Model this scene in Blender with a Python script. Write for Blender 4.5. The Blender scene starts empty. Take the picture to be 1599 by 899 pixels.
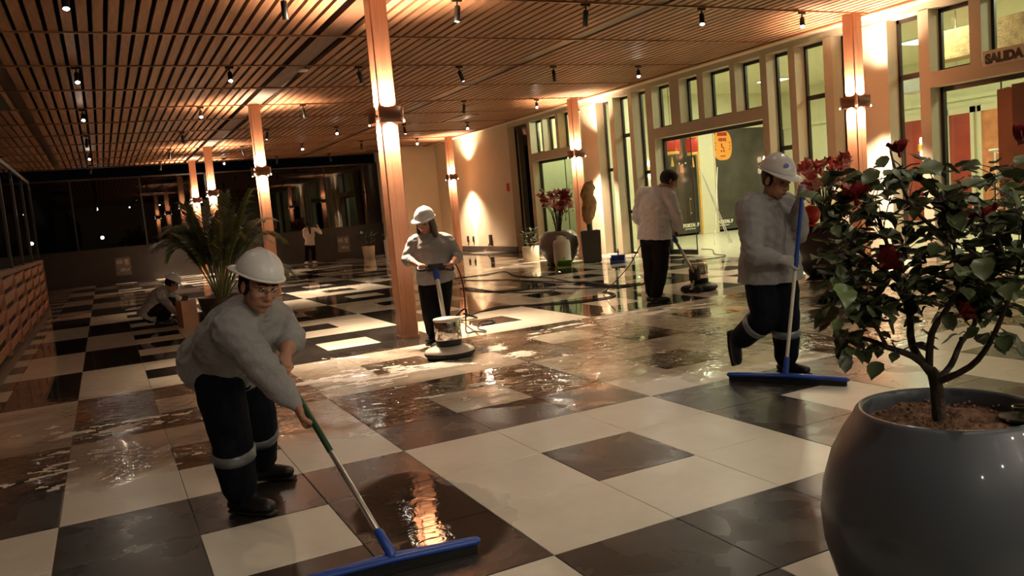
import bpy, bmesh, math, random
import numpy as np
from mathutils import Vector as V, Matrix, noise
random.seed(7)
SC = bpy.context.scene
COL = SC.collection
PI = math.pi

# ------------------------------------------------------------------ camera, world, exposure
cam_d = bpy.data.cameras.new('camera'); cam = bpy.data.objects.new('camera', cam_d); COL.objects.link(cam)
_r = V((0.8893, -0.4490, -0.0867)); _u = V((0.1221, 0.0504, 0.9912)); _f = V((0.4407, 0.8921, -0.0997))
cam.matrix_world = Matrix(((_r.x, _u.x, -_f.x, -1.4366), (_r.y, _u.y, -_f.y, -4.5420), (_r.z, _u.z, -_f.z, 1.3802), (0, 0, 0, 1)))
cam_d.sensor_width = 36; cam_d.lens = 28.62; cam_d.clip_start = 0.05; cam_d.clip_end = 300
SC.camera = cam
w = bpy.data.worlds.new('night_sky'); SC.world = w; w.use_nodes = True
w.node_tree.nodes['Background'].inputs[0].default_value = (0.010, 0.010, 0.013, 1)
w.node_tree.nodes['Background'].inputs[1].default_value = 0.06
vs = SC.view_settings; vs.view_transform = 'Standard'; vs.look = 'None'; vs.gamma = 1; vs.use_curve_mapping = False
vs.exposure = 0.0
SPOT_W, SCONCE_W, ROOM_W = 60.0, 540.0, 88.0
WARM = (1.0, 0.73, 0.50); NEUT = (1.0, 0.87, 0.69); GREENY = (0.97, 1.0, 0.70)

# ------------------------------------------------------------------ materials
def nodes_of(m):
    m.use_nodes = True; t = m.node_tree
    return t, t.nodes, t.links, t.nodes['Principled BSDF']
def mat(name, c, rough=0.5, metal=0.0, var=0.12, scale=6.0, bump=0.0, stretch=(1, 1, 1), bscale=None, spec=0.5, coat=0.0, sub=0.0):
    m = bpy.data.materials.new(name); t, N, L, B = nodes_of(m)
    tc = N.new('ShaderNodeTexCoord'); mp = N.new('ShaderNodeMapping'); mp.inputs['Scale'].default_value = stretch
    L.new(tc.outputs['Object'], mp.inputs[0])
    nz = N.new('ShaderNodeTexNoise'); nz.inputs['Scale'].default_value = scale; nz.inputs['Detail'].default_value = 4
    L.new(mp.outputs[0], nz.inputs['Vector'])
    cr = N.new('ShaderNodeValToRGB'); cr.color_ramp.elements[0].position = 0.3; cr.color_ramp.elements[1].position = 0.7
    cr.color_ramp.elements[0].color = tuple(max(0, x * (1 - var)) for x in c) + (1,)
    cr.color_ramp.elements[1].color = tuple(min(1, x * (1 + var)) for x in c) + (1,)
    L.new(nz.outputs['Fac'], cr.inputs[0]); L.new(cr.outputs[0], B.inputs['Base Color'])
    B.inputs['Roughness'].default_value = rough; B.inputs['Metallic'].default_value = metal
    B.inputs['Specular IOR Level'].default_value = spec
    if coat: B.inputs['Coat Weight'].default_value = coat; B.inputs['Coat Roughness'].default_value = 0.05
    if bump:
        n2 = N.new('ShaderNodeTexNoise'); n2.inputs['Scale'].default_value = bscale or scale * 3; n2.inputs['Detail'].default_value = 5
        L.new(mp.outputs[0], n2.inputs['Vector'])
        bp = N.new('ShaderNodeBump'); bp.inputs['Strength'].default_value = bump; bp.inputs['Distance'].default_value = 0.02
        L.new(n2.outputs['Fac'], bp.inputs['Height']); L.new(bp.outputs[0], B.inputs['Normal'])
    return m
def emit(name, c, s):
    m = bpy.data.materials.new(name); t, N, L, B = nodes_of(m)
    B.inputs['Base Color'].default_value = c + (1,); B.inputs['Emission Color'].default_value = c + (1,); B.inputs['Emission Strength'].default_value = s
    return m
def glass(name, tint=(0.93, 0.96, 0.92), refl=1.0, rough=0.0, ior=1.5):
    m = bpy.data.materials.new(name); t, N, L, B = nodes_of(m); N.remove(B)
    out = N['Material Output']; tr = N.new('ShaderNodeBsdfTransparent'); tr.inputs[0].default_value = tint + (1,)
    gl = N.new('ShaderNodeBsdfGlossy'); gl.inputs['Roughness'].default_value = rough; gl.inputs[0].default_value = (refl, refl, refl, 1)
    f0 = ((ior - 1) / (ior + 1)) ** 2
    lw = N.new('ShaderNodeLayerWeight'); pw = N.new('ShaderNodeMath'); pw.operation = 'POWER'; pw.inputs[1].default_value = 5.0; L.new(lw.outputs['Facing'], pw.inputs[0])
    fr = N.new('ShaderNodeMath'); fr.operation = 'MULTIPLY_ADD'; fr.inputs[1].default_value = 1 - f0; fr.inputs[2].default_value = f0; L.new(pw.outputs[0], fr.inputs[0])
    mx = N.new('ShaderNodeMixShader'); L.new(fr.outputs[0], mx.inputs[0]); L.new(tr.outputs[0], mx.inputs[1]); L.new(gl.outputs[0], mx.inputs[2]); L.new(mx.outputs[0], out.inputs[0])
    return m
def tile_mat(name, c, var, dry_rough):
    """polished porcelain: satin where it has been squeegeed, mirror-wet elsewhere, rippling where water still stands"""
    m = bpy.data.materials.new(name); t, N, L, B = nodes_of(m)
    g = N.new('ShaderNodeNewGeometry'); sp = N.new('ShaderNodeSeparateXYZ'); L.new(g.outputs['Position'], sp.inputs[0])
    def noise_(sc, det=4, dist=0.0, vec=None):
        n = N.new('ShaderNodeTexNoise'); n.inputs['Scale'].default_value = sc; n.inputs['Detail'].default_value = det; n.inputs['Distortion'].default_value = dist
        L.new(vec or g.outputs['Position'], n.inputs['Vector']); return n.outputs['Fac']
    def mth(op, a, b=None, c_=None, clamp=False):
        n = N.new('ShaderNodeMath'); n.operation = op; n.use_clamp = clamp
        for i, v in enumerate((a, b, c_)):
            if v is None: continue
            if isinstance(v, (int, float)): n.inputs[i].default_value = v
            else: L.new(v, n.inputs[i])
        return n.outputs[0]
    def smooth(v, a, b):
        n = N.new('ShaderNodeMapRange'); n.interpolation_type = 'SMOOTHSTEP'; n.inputs[1].default_value = a; n.inputs[2].default_value = b
        L.new(v, n.inputs[0]); return n.outputs[0]
    mot = noise_(2.2, 6, 0.4); fine = noise_(14, 4)
    cr = N.new('ShaderNodeValToRGB'); cr.color_ramp.elements[0].position = 0.32; cr.color_ramp.elements[1].position = 0.7
    cr.color_ramp.elements[0].color = tuple(x * (1 - var) for x in c) + (1,); cr.color_ramp.elements[1].color = tuple(min(1, x * (1 + var)) for x in c) + (1,)
    L.new(mth('ADD', mth('MULTIPLY', mot, 0.7), mth('MULTIPLY', fine, 0.3)), cr.inputs[0]); mixc = N.new('ShaderNodeMix'); mixc.data_type = 'RGBA'; L.new(cr.outputs[0], mixc.inputs[6]); mixc.inputs[7].default_value = (0.20, 0.135, 0.085, 1); L.new(mixc.outputs[2], B.inputs['Base Color'])
    # wet front: y beyond ~0.75 m, edge broken up; plus one puddle left on the dark square by the squeegee
    wob = mth('MULTIPLY', mth('SUBTRACT', noise_(1.3, 5, 1.0), 0.5), 1.6)
    yy = mth('ADD', sp.outputs['Y'], wob)
    slope = mth('MULTIPLY', sp.outputs['X'], 0.22)
    yy2 = mth('ADD', yy, mth('MULTIPLY', mth('SUBTRACT', sp.outputs['X'], 1.0), 0.12))
    wet = smooth(yy2, 0.35, 0.6)
    dx = mth('SUBTRACT', sp.outputs['X'], -0.22); dy = mth('SUBTRACT', sp.outputs['Y'], -0.95)
    rr = mth('SQRT', mth('ADD', mth('MULTIPLY', mth('MULTIPLY', dx, dx), 3.2), mth('MULTIPLY', dy, dy)))
    pud = smooth(mth('ADD', rr, mth('MULTIPLY', wob, 0.45)), 0.62, 0.5)
    wet = mth('MAXIMUM', wet, pud, clamp=True)
    damp = smooth(noise_(2.6, 4, 0.6), 0.45, 0.62)
    rgh = mth('ADD', mth('MULTIPLY', mth('SUBTRACT', 1.0, wet), mth('ADD', dry_rough - 0.08, mth('MULTIPLY', damp, 0.1))), mth('MULTIPLY', wet, 0.035))
    L.new(rgh, B.inputs['Roughness'])
    B.inputs['Specular IOR Level'].default_value = 0.55
    B.inputs['Coat Weight'].default_value = 0.0
    # ripples: strong where the polisher worked (y 0.6..3.6), faint on the far polished floor
    agit = mth('MULTIPLY', smooth(yy2, 0.4, 0.8), smooth(yy, 3.9, 3.0))
    patch = smooth(noise_(0.9, 3, 0.3), 0.34, 0.52)
    h = mth('ADD', mth('MULTIPLY', noise_(9, 4, 1.2), mth('ADD', mth('MULTIPLY', mth('MULTIPLY', agit, patch), 0.95), mth('MULTIPLY', agit, 0.10))), mth('MULTIPLY', noise_(1.7, 2), 0.03))
    h = mth('ADD', h, mth('MULTIPLY', mth('MULTIPLY', pud, noise_(6, 4, 1.5)), 0.10))
    L.new(mth('MULTIPLY', mth('ADD', mth('MULTIPLY', agit, patch), mth('MULTIPLY', agit, 0.35)), 0.42, clamp=True), mixc.inputs[0])   # murky cleaning water
    bp = N.new('ShaderNodeBump'); bp.inputs['Strength'].default_value = 0.8; bp.inputs['Distance'].default_value = 0.016
    L.new(h, bp.inputs['Height']); L.new(bp.outputs[0], B.inputs['Normal'])
    return m

M = {}
M['slat'] = mat('slat_wood', (0.36, 0.178, 0.095), 0.5, var=0.22, scale=3, stretch=(14, 0.6, 14))
M['column'] = mat('column_wood', (0.44, 0.205, 0.115), 0.38, var=0.10, scale=3, stretch=(16, 16, 0.8), bump=0.05)
M['beam'] = mat('beam_wood', (0.13, 0.06, 0.032), 0.5, var=0.2, scale=3, stretch=(10, 0.6, 10))
M['void'] = mat('ceiling_void', (0.02, 0.014, 0.01), 0.9)
M['channel'] = mat('dark_channel', (0.06, 0.032, 0.02), 0.35)
M['track'] = mat('track_rail', (0.30, 0.155, 0.085), 0.28, metal=0.35, var=0.05)
M['blackmetal'] = mat('black_metal', (0.008, 0.0075, 0.007), 0.45, var=0.1)
M['bronze'] = mat('sconce_bronze', (0.15, 0.062, 0.03), 0.45, metal=0.2, var=0.2)
M['white_t'] = tile_mat('white_tile', (0.70, 0.64, 0.53), 0.09, 0.36)
M['black_t'] = tile_mat('black_tile', (0.030, 0.026, 0.023), 0.45, 0.34)
M['grout'] = mat('grout', (0.05, 0.045, 0.04), 0.8)
M['cream'] = mat('cream_paint', (0.70, 0.60, 0.44), 0.6, var=0.03, scale=2)
M['pilaster'] = mat('pilaster_render', (0.51, 0.44, 0.335), 0.6, var=0.04, scale=3, bump=0.05)
M['interior'] = mat('interior_paint', (0.72, 0.69, 0.50), 0.6, var=0.03)
M['intfloor'] = mat('interior_stone', (0.72, 0.68, 0.52), 0.25, var=0.05)
M['frame'] = mat('dark_bronze_frame', (0.02, 0.014, 0.011), 0.35, var=0.1)
M['glass'] = glass('clear_glass')
M['greenglass'] = glass('green_glass', (0.86, 0.94, 0.91), 1.0, 0.0)
M['darkglass'] = glass('night_glass', (0.25, 0.23, 0.22), 1.0, 0.0, 1.6)
M['shopglass'] = mat('shop_dark_panel', (0.06, 0.052, 0.045), 0.08, var=0.3, scale=1.5)
M['dado'] = mat('dark_dado', (0.016, 0.013, 0.012), 0.5, var=0.2)
M['plinth'] = mat('skirting', (0.06, 0.045, 0.035), 0.4)
M['lattice'] = mat('lattice_wood', (0.36, 0.16, 0.085), 0.5, var=0.25, scale=4, stretch=(8, 1, 8))
M['latticedark'] = mat('lattice_back', (0.025, 0.016, 0.012), 0.8)
M['white_p'] = mat('white_plastic', (0.80, 0.78, 0.74), 0.35, var=0.03)
M['helmet'] = mat('helmet_plastic', (0.82, 0.79, 0.76), 0.3, var=0.03)
M['grey_shirt'] = mat('grey_cotton', (0.30, 0.285, 0.28), 0.85, var=0.10, scale=9, bump=0.25, bscale=60)
M['pale_shirt'] = mat('pale_striped_cotton', (0.62, 0.60, 0.60), 0.8, var=0.08, scale=30, stretch=(1, 1, 0.2), bump=0.2, bscale=50)
M['navy'] = mat('navy_drill', (0.006, 0.0065, 0.011), 0.9, spec=0.15, var=0.3, scale=9, bump=0.2, bscale=60)
M['blacktr'] = mat('black_trousers', (0.006, 0.006, 0.007), 0.9, spec=0.15, var=0.3)
M['boot'] = mat('boot_rubber', (0.010, 0.009, 0.009), 0.4, var=0.3, bump=0.1)
M['skin'] = mat('skin', (0.42, 0.20, 0.125), 0.5, var=0.08, scale=20)
M['hairblack'] = mat('black_hair', (0.007, 0.006, 0.0055), 0.55, spec=0.25, var=0.4, scale=40, stretch=(6, 6, 0.5), bump=0.4)
M['hairbrown'] = mat('brown_hair', (0.05, 0.024, 0.014), 0.4, var=0.4, scale=40, stretch=(6, 6, 0.5), bump=0.4)
M['reflect'] = mat('reflective_tape', (0.20, 0.21, 0.22), 0.35, metal=0.3, var=0.1)
M['glove'] = mat('grey_glove', (0.40, 0.37, 0.35), 0.8, var=0.1)
M['eye'] = mat('eye', (0.05, 0.03, 0.02), 0.15)
M['lip'] = mat('lip', (0.28, 0.09, 0.07), 0.45)
M['blue'] = mat('blue_plastic', (0.018, 0.065, 0.34), 0.35, var=0.1)
M['rubber'] = mat('black_rubber', (0.008, 0.008, 0.009), 0.6)
M['green_grip'] = mat('green_sleeve', (0.012, 0.055, 0.022), 0.4)
M['alu'] = mat('aluminium', (0.62, 0.58, 0.54), 0.3, metal=0.85, var=0.05)
M['creampole'] = mat('cream_pole', (0.78, 0.70, 0.58), 0.4, var=0.05)
M['chrome'] = mat('chrome', (0.75, 0.72, 0.68), 0.12, metal=1.0, var=0.05)
M['machine_cream'] = mat('machine_cream', (0.70, 0.64, 0.54), 0.4, var=0.05)
M['machine_green'] = mat('machine_dark_green', (0.02, 0.035, 0.03), 0.3)
M['cable'] = mat('black_cable', (0.012, 0.010, 0.009), 0.45)
M['cable2'] = mat('brown_cable', (0.05, 0.028, 0.016), 0.5)
M['potglaze'] = mat('blue_grey_glaze', (0.080, 0.090, 0.108), 0.42, var=0.08, scale=2, coat=0.25, spec=0.4)
M['potgrey'] = mat('grey_pot', (0.16, 0.145, 0.14), 0.3, var=0.1, coat=0.3)
M['potdark'] = mat('charcoal_pot', (0.035, 0.034, 0.032), 0.4, var=0.1)
M['potwhite'] = mat('ivory_pot', (0.80, 0.74, 0.58), 0.45, var=0.03)
M['soil'] = mat('soil', (0.20, 0.10, 0.055), 0.95, var=0.5, scale=30, bump=0.8, bscale=60)
M['bark'] = mat('bark', (0.055, 0.038, 0.026), 0.8, var=0.3, scale=20, bump=0.4)
M['leaf'] = mat('shrub_leaf', (0.085, 0.105, 0.045), 0.42, var=0.3, scale=8)
M['leafl'] = mat('shrub_leaf_light', (0.11, 0.16, 0.05), 0.42, var=0.3, scale=8)
M['palm'] = mat('palm_leaf', (0.14, 0.17, 0.055), 0.45, var=0.3, scale=6)
M['redpetal'] = mat('red_petal', (0.24, 0.012, 0.016), 0.5, var=0.25, scale=12)
M['pinkpetal'] = mat('pink_petal', (0.62, 0.10, 0.13), 0.5, var=0.3, scale=12)
M['palepetal'] = mat('pale_petal', (0.75, 0.55, 0.48), 0.5, var=0.2, scale=12)
M['foam'] = mat('soap_foam', (0.82, 0.77, 0.68), 0.7, var=0.05, scale=30, bump=0.6, bscale=150)
M['redcloth'] = mat('red_cloth', (0.55, 0.035, 0.02), 0.55, var=0.15)
M['gold'] = mat('gold_trim', (0.75, 0.42, 0.10), 0.4, var=0.1)
M['paper'] = mat('brown_paper', (0.30, 0.125, 0.06), 0.7, var=0.12, scale=3)
M['paperdark'] = mat('dark_brown_paper', (0.12, 0.05, 0.03), 0.7, var=0.12, scale=3)
M['sticker'] = mat('orange_sticker', (0.85, 0.36, 0.06), 0.5, var=0.04)
M['stickered'] = mat('sticker_red', (0.38, 0.03, 0.02), 0.5)
M['inkblack'] = mat('sign_ink', (0.03, 0.022, 0.015), 0.6)
M['signplate'] = mat('sign_plate', (0.74, 0.68, 0.54), 0.5, var=0.05)
M['letter'] = mat('white_lettering', (0.80, 0.76, 0.66), 0.5)
M['redpanel'] = mat('red_panel', (0.34, 0.04, 0.03), 0.35, var=0.2, scale=2)
M['orangepanel'] = mat('orange_poster', (0.62, 0.22, 0.10), 0.4, var=0.3, scale=3)
M['wrap'] = mat('brown_wrap', (0.36, 0.22, 0.10), 0.7, var=0.35, scale=9, bump=0.5)
M['greenplastic'] = mat('green_plastic', (0.12, 0.34, 0.05), 0.4)
M['tan'] = mat('tan_box', (0.42, 0.25, 0.17), 0.7, var=0.15)
M['duct'] = mat('grey_duct', (0.45, 0.45, 0.42), 0.4, metal=0.3)
M['patch'] = mat('plate_patch', (0.26, 0.23, 0.20), 0.6, var=0.3, scale=12)
M['concrete'] = mat('pale_plate', (0.10, 0.088, 0.078), 0.6, var=0.3, scale=12)
M['bulb'] = emit('lamp_bulb', (1.0, 0.80, 0.52), 40.0)
M['spotlens'] = emit('spot_lens', (1.0, 0.90, 0.74), 90.0)
M['panel_light'] = emit('panel_light', (1.0, 0.95, 0.72), 6.0)
M['sconce_in'] = emit('indoor_sconce_glow', (1.0, 0.75, 0.42), 9.0)
M['outlamp'] = emit('outdoor_lamp_glow', (0.80, 0.92, 1.0), 60.0)

# ------------------------------------------------------------------ mesh helpers
class MB:
    def __init__(s): s.v = []; s.f = []; s.m = []; s.mi = 0
    def add(s, vs_, fs):
        o = len(s.v); s.v += [tuple(x) for x in vs_]
        for f in fs: s.f.append(tuple(i + o for i in f)); s.m.append(s.mi)
    def box(s, c, d, R=None):
        hx, hy, hz = d[0] / 2, d[1] / 2, d[2] / 2
        vs_ = [V((x, y, z)) for z in (-hz, hz) for y in (-hy, hy) for x in (-hx, hx)]
        if R is not None: vs_ = [R @ q for q in vs_]
        c = V(c); s.add([q + c for q in vs_], [(0, 2, 3, 1), (4, 5, 7, 6), (0, 1, 5, 4), (2, 6, 7, 3), (0, 4, 6, 2), (1, 3, 7, 5)])
    def bx(s, a, b): s.box([(a[i] + b[i]) / 2 for i in range(3)], [abs(b[i] - a[i]) for i in range(3)])
    def loft(s, pts, rad, wd=None, n=12, caps=True, sub=1, flat0=False, flat1=False):
        pts = [V(q) for q in pts]; rad = [(q, q) if isinstance(q, (int, float)) else q for q in rad]
        if sub > 1: pts, rad = crom(pts, rad, sub)
        k = len(pts); rings = []
        prev = None
        for i in range(k):
            t = (pts[min(i + 1, k - 1)] - pts[max(i - 1, 0)])
            if t.length < 1e-9: t = V((0, 0, 1))
            t.normalize()
            ref = (wd[min(i, len(wd) - 1)] if isinstance(wd, list) else wd) if wd is not None else prev
            if ref is None: ref = V((1, 0, 0)) if abs(t.x) < 0.9 else V((0, 1, 0))
            ref = V(ref); a = ref - t * ref.dot(t)
            if a.length < 1e-4: a = t.orthogonal()
            a.normalize(); prev = a; b = t.cross(a)
            rings.append((pts[i], a, b, rad[i], t))
        out = []
        if caps and not flat0:
            p0, a, b, r, t = rings[0]
            for q in (0.35, 0.75):
                out.append((p0 - t * min(r) * math.sqrt(1 - q * q), a, b, (r[0] * q, r[1] * q)))
        out += [x[:4] for x in rings]
        if caps and not flat1:
            p0, a, b, r, t = rings[-1]
            for q in (0.75, 0.35):
                out.append((p0 + t * min(r) * math.sqrt(1 - q * q), a, b, (r[0] * q, r[1] * q)))
        o = []; fs = []
        for (c, a, b, r) in out:
            for j in range(n):
                th = 2 * PI * j / n; o.append(c + a * (r[0] * math.cos(th)) + b * (r[1] * math.sin(th)))
        for i in range(len(out) - 1):
            for j in range(n):
                j2 = (j + 1) % n; fs.append((i * n + j, i * n + j2, (i + 1) * n + j2, (i + 1) * n + j))
        fs.append(tuple(reversed(range(n)))); fs.append(tuple((len(out) - 1) * n + j for j in range(n)))
        s.add(o, fs)
    def tube(s, pts, r, n=8, sub=1): s.loft(pts, [r] * len(pts) if isinstance(r, (int, float)) else r, n=n, caps=False, sub=sub)
    def ell(s, c, r, R=None, nu=16, nv=10):
        c = V(c); vs_ = [V((0, 0, -r[2]))]
        for i in range(1, nv):
            ph = -PI / 2 + PI * i / nv
            for j in range(nu):
                th = 2 * PI * j / nu; vs_.append(V((r[0] * math.cos(ph) * math.cos(th), r[1] * math.cos(ph) * math.sin(th), r[2] * math.sin(ph))))
        vs_.append(V((0, 0, r[2])))
        if R is not None: vs_ = [R @ q for q in vs_]
        fs = [(0, 1 + (j + 1) % nu, 1 + j) for j in range(nu)]
        for i in range(nv - 2):
            for j in range(nu):
                a = 1 + i * nu + j; b = 1 + i * nu + (j + 1) % nu; fs.append((a, b, b + nu, a + nu))
        T = len(vs_) - 1; o = 1 + (nv - 2) * nu
        fs += [(o + j, o + (j + 1) % nu, T) for j in range(nu)]
        s.add([q + c for q in vs_], fs)
    def lathe(s, prof, c=(0, 0, 0), n=32, closed=False):
        c = V(c); vs_ = []; fs = []
        for (r, z) in prof:
            for j in range(n):
                th = 2 * PI * j / n; vs_.append(c + V((r * math.cos(th), r * math.sin(th), z)))
        k = len(prof)
        for i in range(k - 1 + (1 if closed else 0)):
            for j in range(n):
                j2 = (j + 1) % n; i2 = (i + 1) % k
                fs.append((i * n + j, i * n + j2, i2 * n + j2, i2 * n + j))
        if not closed:
            if prof[0][0] > 1e-4: fs.append(tuple(reversed(range(n))))
            if prof[-1][0] > 1e-4: fs.append(tuple((k - 1) * n + j for j in range(n)))
        s.add(vs_, fs)
    def mesh(s, name, mats, smooth=False, off=(0, 0, 0)):
        me = bpy.data.meshes.new(name); o = V(off)
        me.from_pydata([tuple(V(q) - o) for q in s.v], [], s.f)
        for m_ in (mats if isinstance(mats, (list, tuple)) else [mats]): me.materials.append(m_)
        if any(s.m): me.polygons.foreach_set('material_index', s.m)
        if smooth: me.polygons.foreach_set('use_smooth', [True] * len(me.polygons))
        me.update(); return me
    def build(s, name, mats, parent=None, smooth=False):
        off = parent_loc(parent)
        return link(name, s.mesh(name, mats, smooth, off), parent)
def crom(pts, rad, sub):
    P, Rr = [], []; k = len(pts)
    for i in range(k - 1):
        p0, p1, p2, p3 = pts[max(i - 1, 0)], pts[i], pts[i + 1], pts[min(i + 2, k - 1)]
        for q in range(sub):
            t = q / sub
            P.append(0.5 * ((2 * p1) + (p2 - p0) * t + (2 * p0 - 5 * p1 + 4 * p2 - p3) * t * t + (3 * p1 - p0 - 3 * p2 + p3) * t ** 3))
            s_ = t * t * (3 - 2 * t); Rr.append(tuple(rad[i][c] * (1 - s_) + rad[i + 1][c] * s_ for c in (0, 1)))
    P.append(pts[-1]); Rr.append(rad[-1]); return P, Rr
LOC = {}
def parent_loc(p):
    o = V((0, 0, 0))
    while p is not None: o = o + V(p.location); p = p.parent
    return o
def link(name, me, parent=None):
    o = bpy.data.objects.new(name, me); COL.objects.link(o)
    if parent is not None: o.parent = parent
    return o
def tag(o, label, cat, group=None, kind=None):
    if label: o['label'] = label
    if cat: o['category'] = cat
    if group: o['group'] = group
    if kind: o['kind'] = kind
    return o
def thing(name, label, cat, loc=(0, 0, 0), group=None):
    o = bpy.data.objects.new(name, None); o.empty_display_size = 0.1; COL.objects.link(o); o.location = loc
    return tag(o, label, cat, group)
def struct(name, mb, m_, smooth=False, label=None):
    o = mb.build(name, m_, None, smooth); o['kind'] = 'structure'
    if label: o['label'] = label
    return o
def boxo(name, a, b, m_, parent=None):
    mb = MB(); mb.bx(a, b); return mb.build(name, m_, parent)
def copy_tree(o, parent=None):
    c = o.copy(); COL.objects.link(c); c.parent = parent
    for ch in o.children: copy_tree(ch, c)
    return c
def light(kind, name, loc, power, color, parent=None, **k):
    d = bpy.data.lights.new(name, kind); d.energy = power; d.color = color
    for a, b in k.items(): setattr(d, a, b)
    o = bpy.data.objects.new(name, d); COL.objects.link(o); o.location = loc
    if parent is not None: o.parent = parent
    return o
ORD = ['first', 'second', 'third', 'fourth', 'fifth', 'sixth', 'seventh', 'eighth', 'ninth']

# ------------------------------------------------------------------ floor: slab and tiles
CEIL = 3.80; XF = 9.65; XG = 9.90; YE = 25.0; XL = -2.58
T = 0.6
floor = struct('floor', (lambda b: (b.bx((-4.2, -9.1, -0.12), (9.66, 25.6, -0.006)), b)[1])(MB()), M['grout'], label='black and white chequered tile floor, wet from cleaning')
def tile_geo(mb, x, y):
    g = 0.0015; c = 0.0025
    a, b_ = x + g, x + T - g; d, e = y + g, y + T - g
    vs_ = [(a, d, -0.006), (b_, d, -0.006), (b_, e, -0.006), (a, e, -0.006), (a, d, -0.0015), (b_, d, -0.0015), (b_, e, -0.0015), (a, e, -0.0015),
           (a + c, d + c, 0), (b_ - c, d + c, 0), (b_ - c, e - c, 0), (a + c, e - c, 0)]
    fs = [(8, 9, 10, 11)] + [(i, (i + 1) % 4, (i + 1) % 4 + 4, i + 4) for i in range(4)] + [(i + 4, (i + 1) % 4 + 4, (i + 1) % 4 + 8, i + 8) for i in range(4)]
    mb.add(vs_, fs)
def is_white(iu, iv):
    wmod = ((iu // 3) + (iv // 3)) % 2 == 0
    return wmod != (iu % 3 == 1 and iv % 3 == 1)
tm = {}
for wht in (True, False):
    mb = MB(); tile_geo(mb, 0, 0); tm[wht] = mb.mesh('tile', M['white_t'] if wht else M['black_t'])
tiles = []
cp = V((-1.4366, -4.542, 0)); fd = V((0.4407, 0.8921, 0))
for iu in range(-7, 16):
    for iv in range(-42, 16):
        x, y = iu * T, -(iv + 1) * T
        d_ = V((x + 0.3, y + 0.3, 0)) - cp; z_ = d_.dot(fd); s_ = abs(d_.dot(V((0.8921, -0.4407, 0))))
        vis = z_ > 1.2 and s_ < z_ * 0.75 + 0.6
        tiles.append((0 if vis else 1, d_.length, iu, iv, x, y))
tiles.sort()
rest = MB()
for n_, (a, b_, iu, iv, x, y) in enumerate(tiles):
    wht = is_white(iu, iv)
    if n_ < 300:
        o = link('tile', tm[wht], floor); o.location = (x, y, 0)
    else:
        rest.mi = 0 if wht else 1; tile_geo(rest, x, y)
o = rest.build('far_tiles', [M['white_t'], M['black_t']], floor); o['kind'] = 'stuff'

# ------------------------------------------------------------------ ceiling: dark void, slats, tracks, beam, channels
cb = MB(); cb.bx((-6.5, -9.2, 4.02), (9.66, 25.6, 4.12)); ceiling = struct('ceiling', cb, M['void'], label='timber slat ceiling over the whole terrace')
sl = MB(); sl.bx((-0.052, -9.1, 0), (0.052, 25.25, 0.06)); slm = sl.mesh('slat', M['slat'])
x = -6.2
BEAM = (1.40, 1.68)
while x < 9.2:
    if not (BEAM[0] - 0.05 < x < BEAM[1] + 0.05) and abs(x - 5.32) > 0.07 and abs(x + 2.36) > 0.11:
        o = link('slat', slm, ceiling); o.location = (x, 0, CEIL)
    x += 0.152
boxo('beam', (BEAM[0], -9.1, CEIL - 0.004), (BEAM[1], 25.25, CEIL + 0.1), M['beam'], ceiling)
boxo('edge_fascia', (9.22, -9.1, CEIL - 0.03), (9.32, 23.2, CEIL + 0.1), M['slat'], ceiling)
boxo('channel', (5.26, -9.1, CEIL + 0.005), (5.38, 25.2, CEIL + 0.03), M['channel'], ceiling)
boxo('channel', (-2.47, -9.1, CEIL + 0.005), (-2.25, 25.2, CEIL + 0.03), M['channel'], ceiling)
boxo('end_fascia', (-6.4, 25.2, CEIL - 0.03), (8.0, 25.32, CEIL + 0.2), M['beam'], ceiling)
boxo('recess_panel', (-3.3, 9.3, CEIL - 0.01), (-2.56, 12.2, CEIL + 0.005), M['void'], ceiling)
tk = MB(); tk.bx((-6.3, -0.014, -0.022), (9.22, 0.014, 0)); tkm = tk.mesh('track', M['track'])
for k in range(-6, 11):
    o = link('track', tkm, ceiling); o.location = (0, 4.2 + 2.0 * k, CEIL)
boxo('vent_grille', (7.14, 14.75, CEIL - 0.012), (7.6, 16.3, CEIL + 0.002), M['blackmetal'], ceiling)
sd = thing('smoke_detector', 'round pale smoke detector on the slats beside the dark beam', 'detector', (1.70, 8.55, CEIL))
mb = MB(); mb.lathe([(0, -0.035), (0.07, -0.035), (0.085, -0.02), (0.085, 0)], sd.location, 20); mb.build('housing', M['white_p'], sd, True)
sf = MB(); sf.bx((9.32, -9.1, CEIL), (9.66, 23.2, CEIL + 0.12)); struct('trim_1', sf, M['cream'], label='cream soffit strip between slats and facade')

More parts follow.
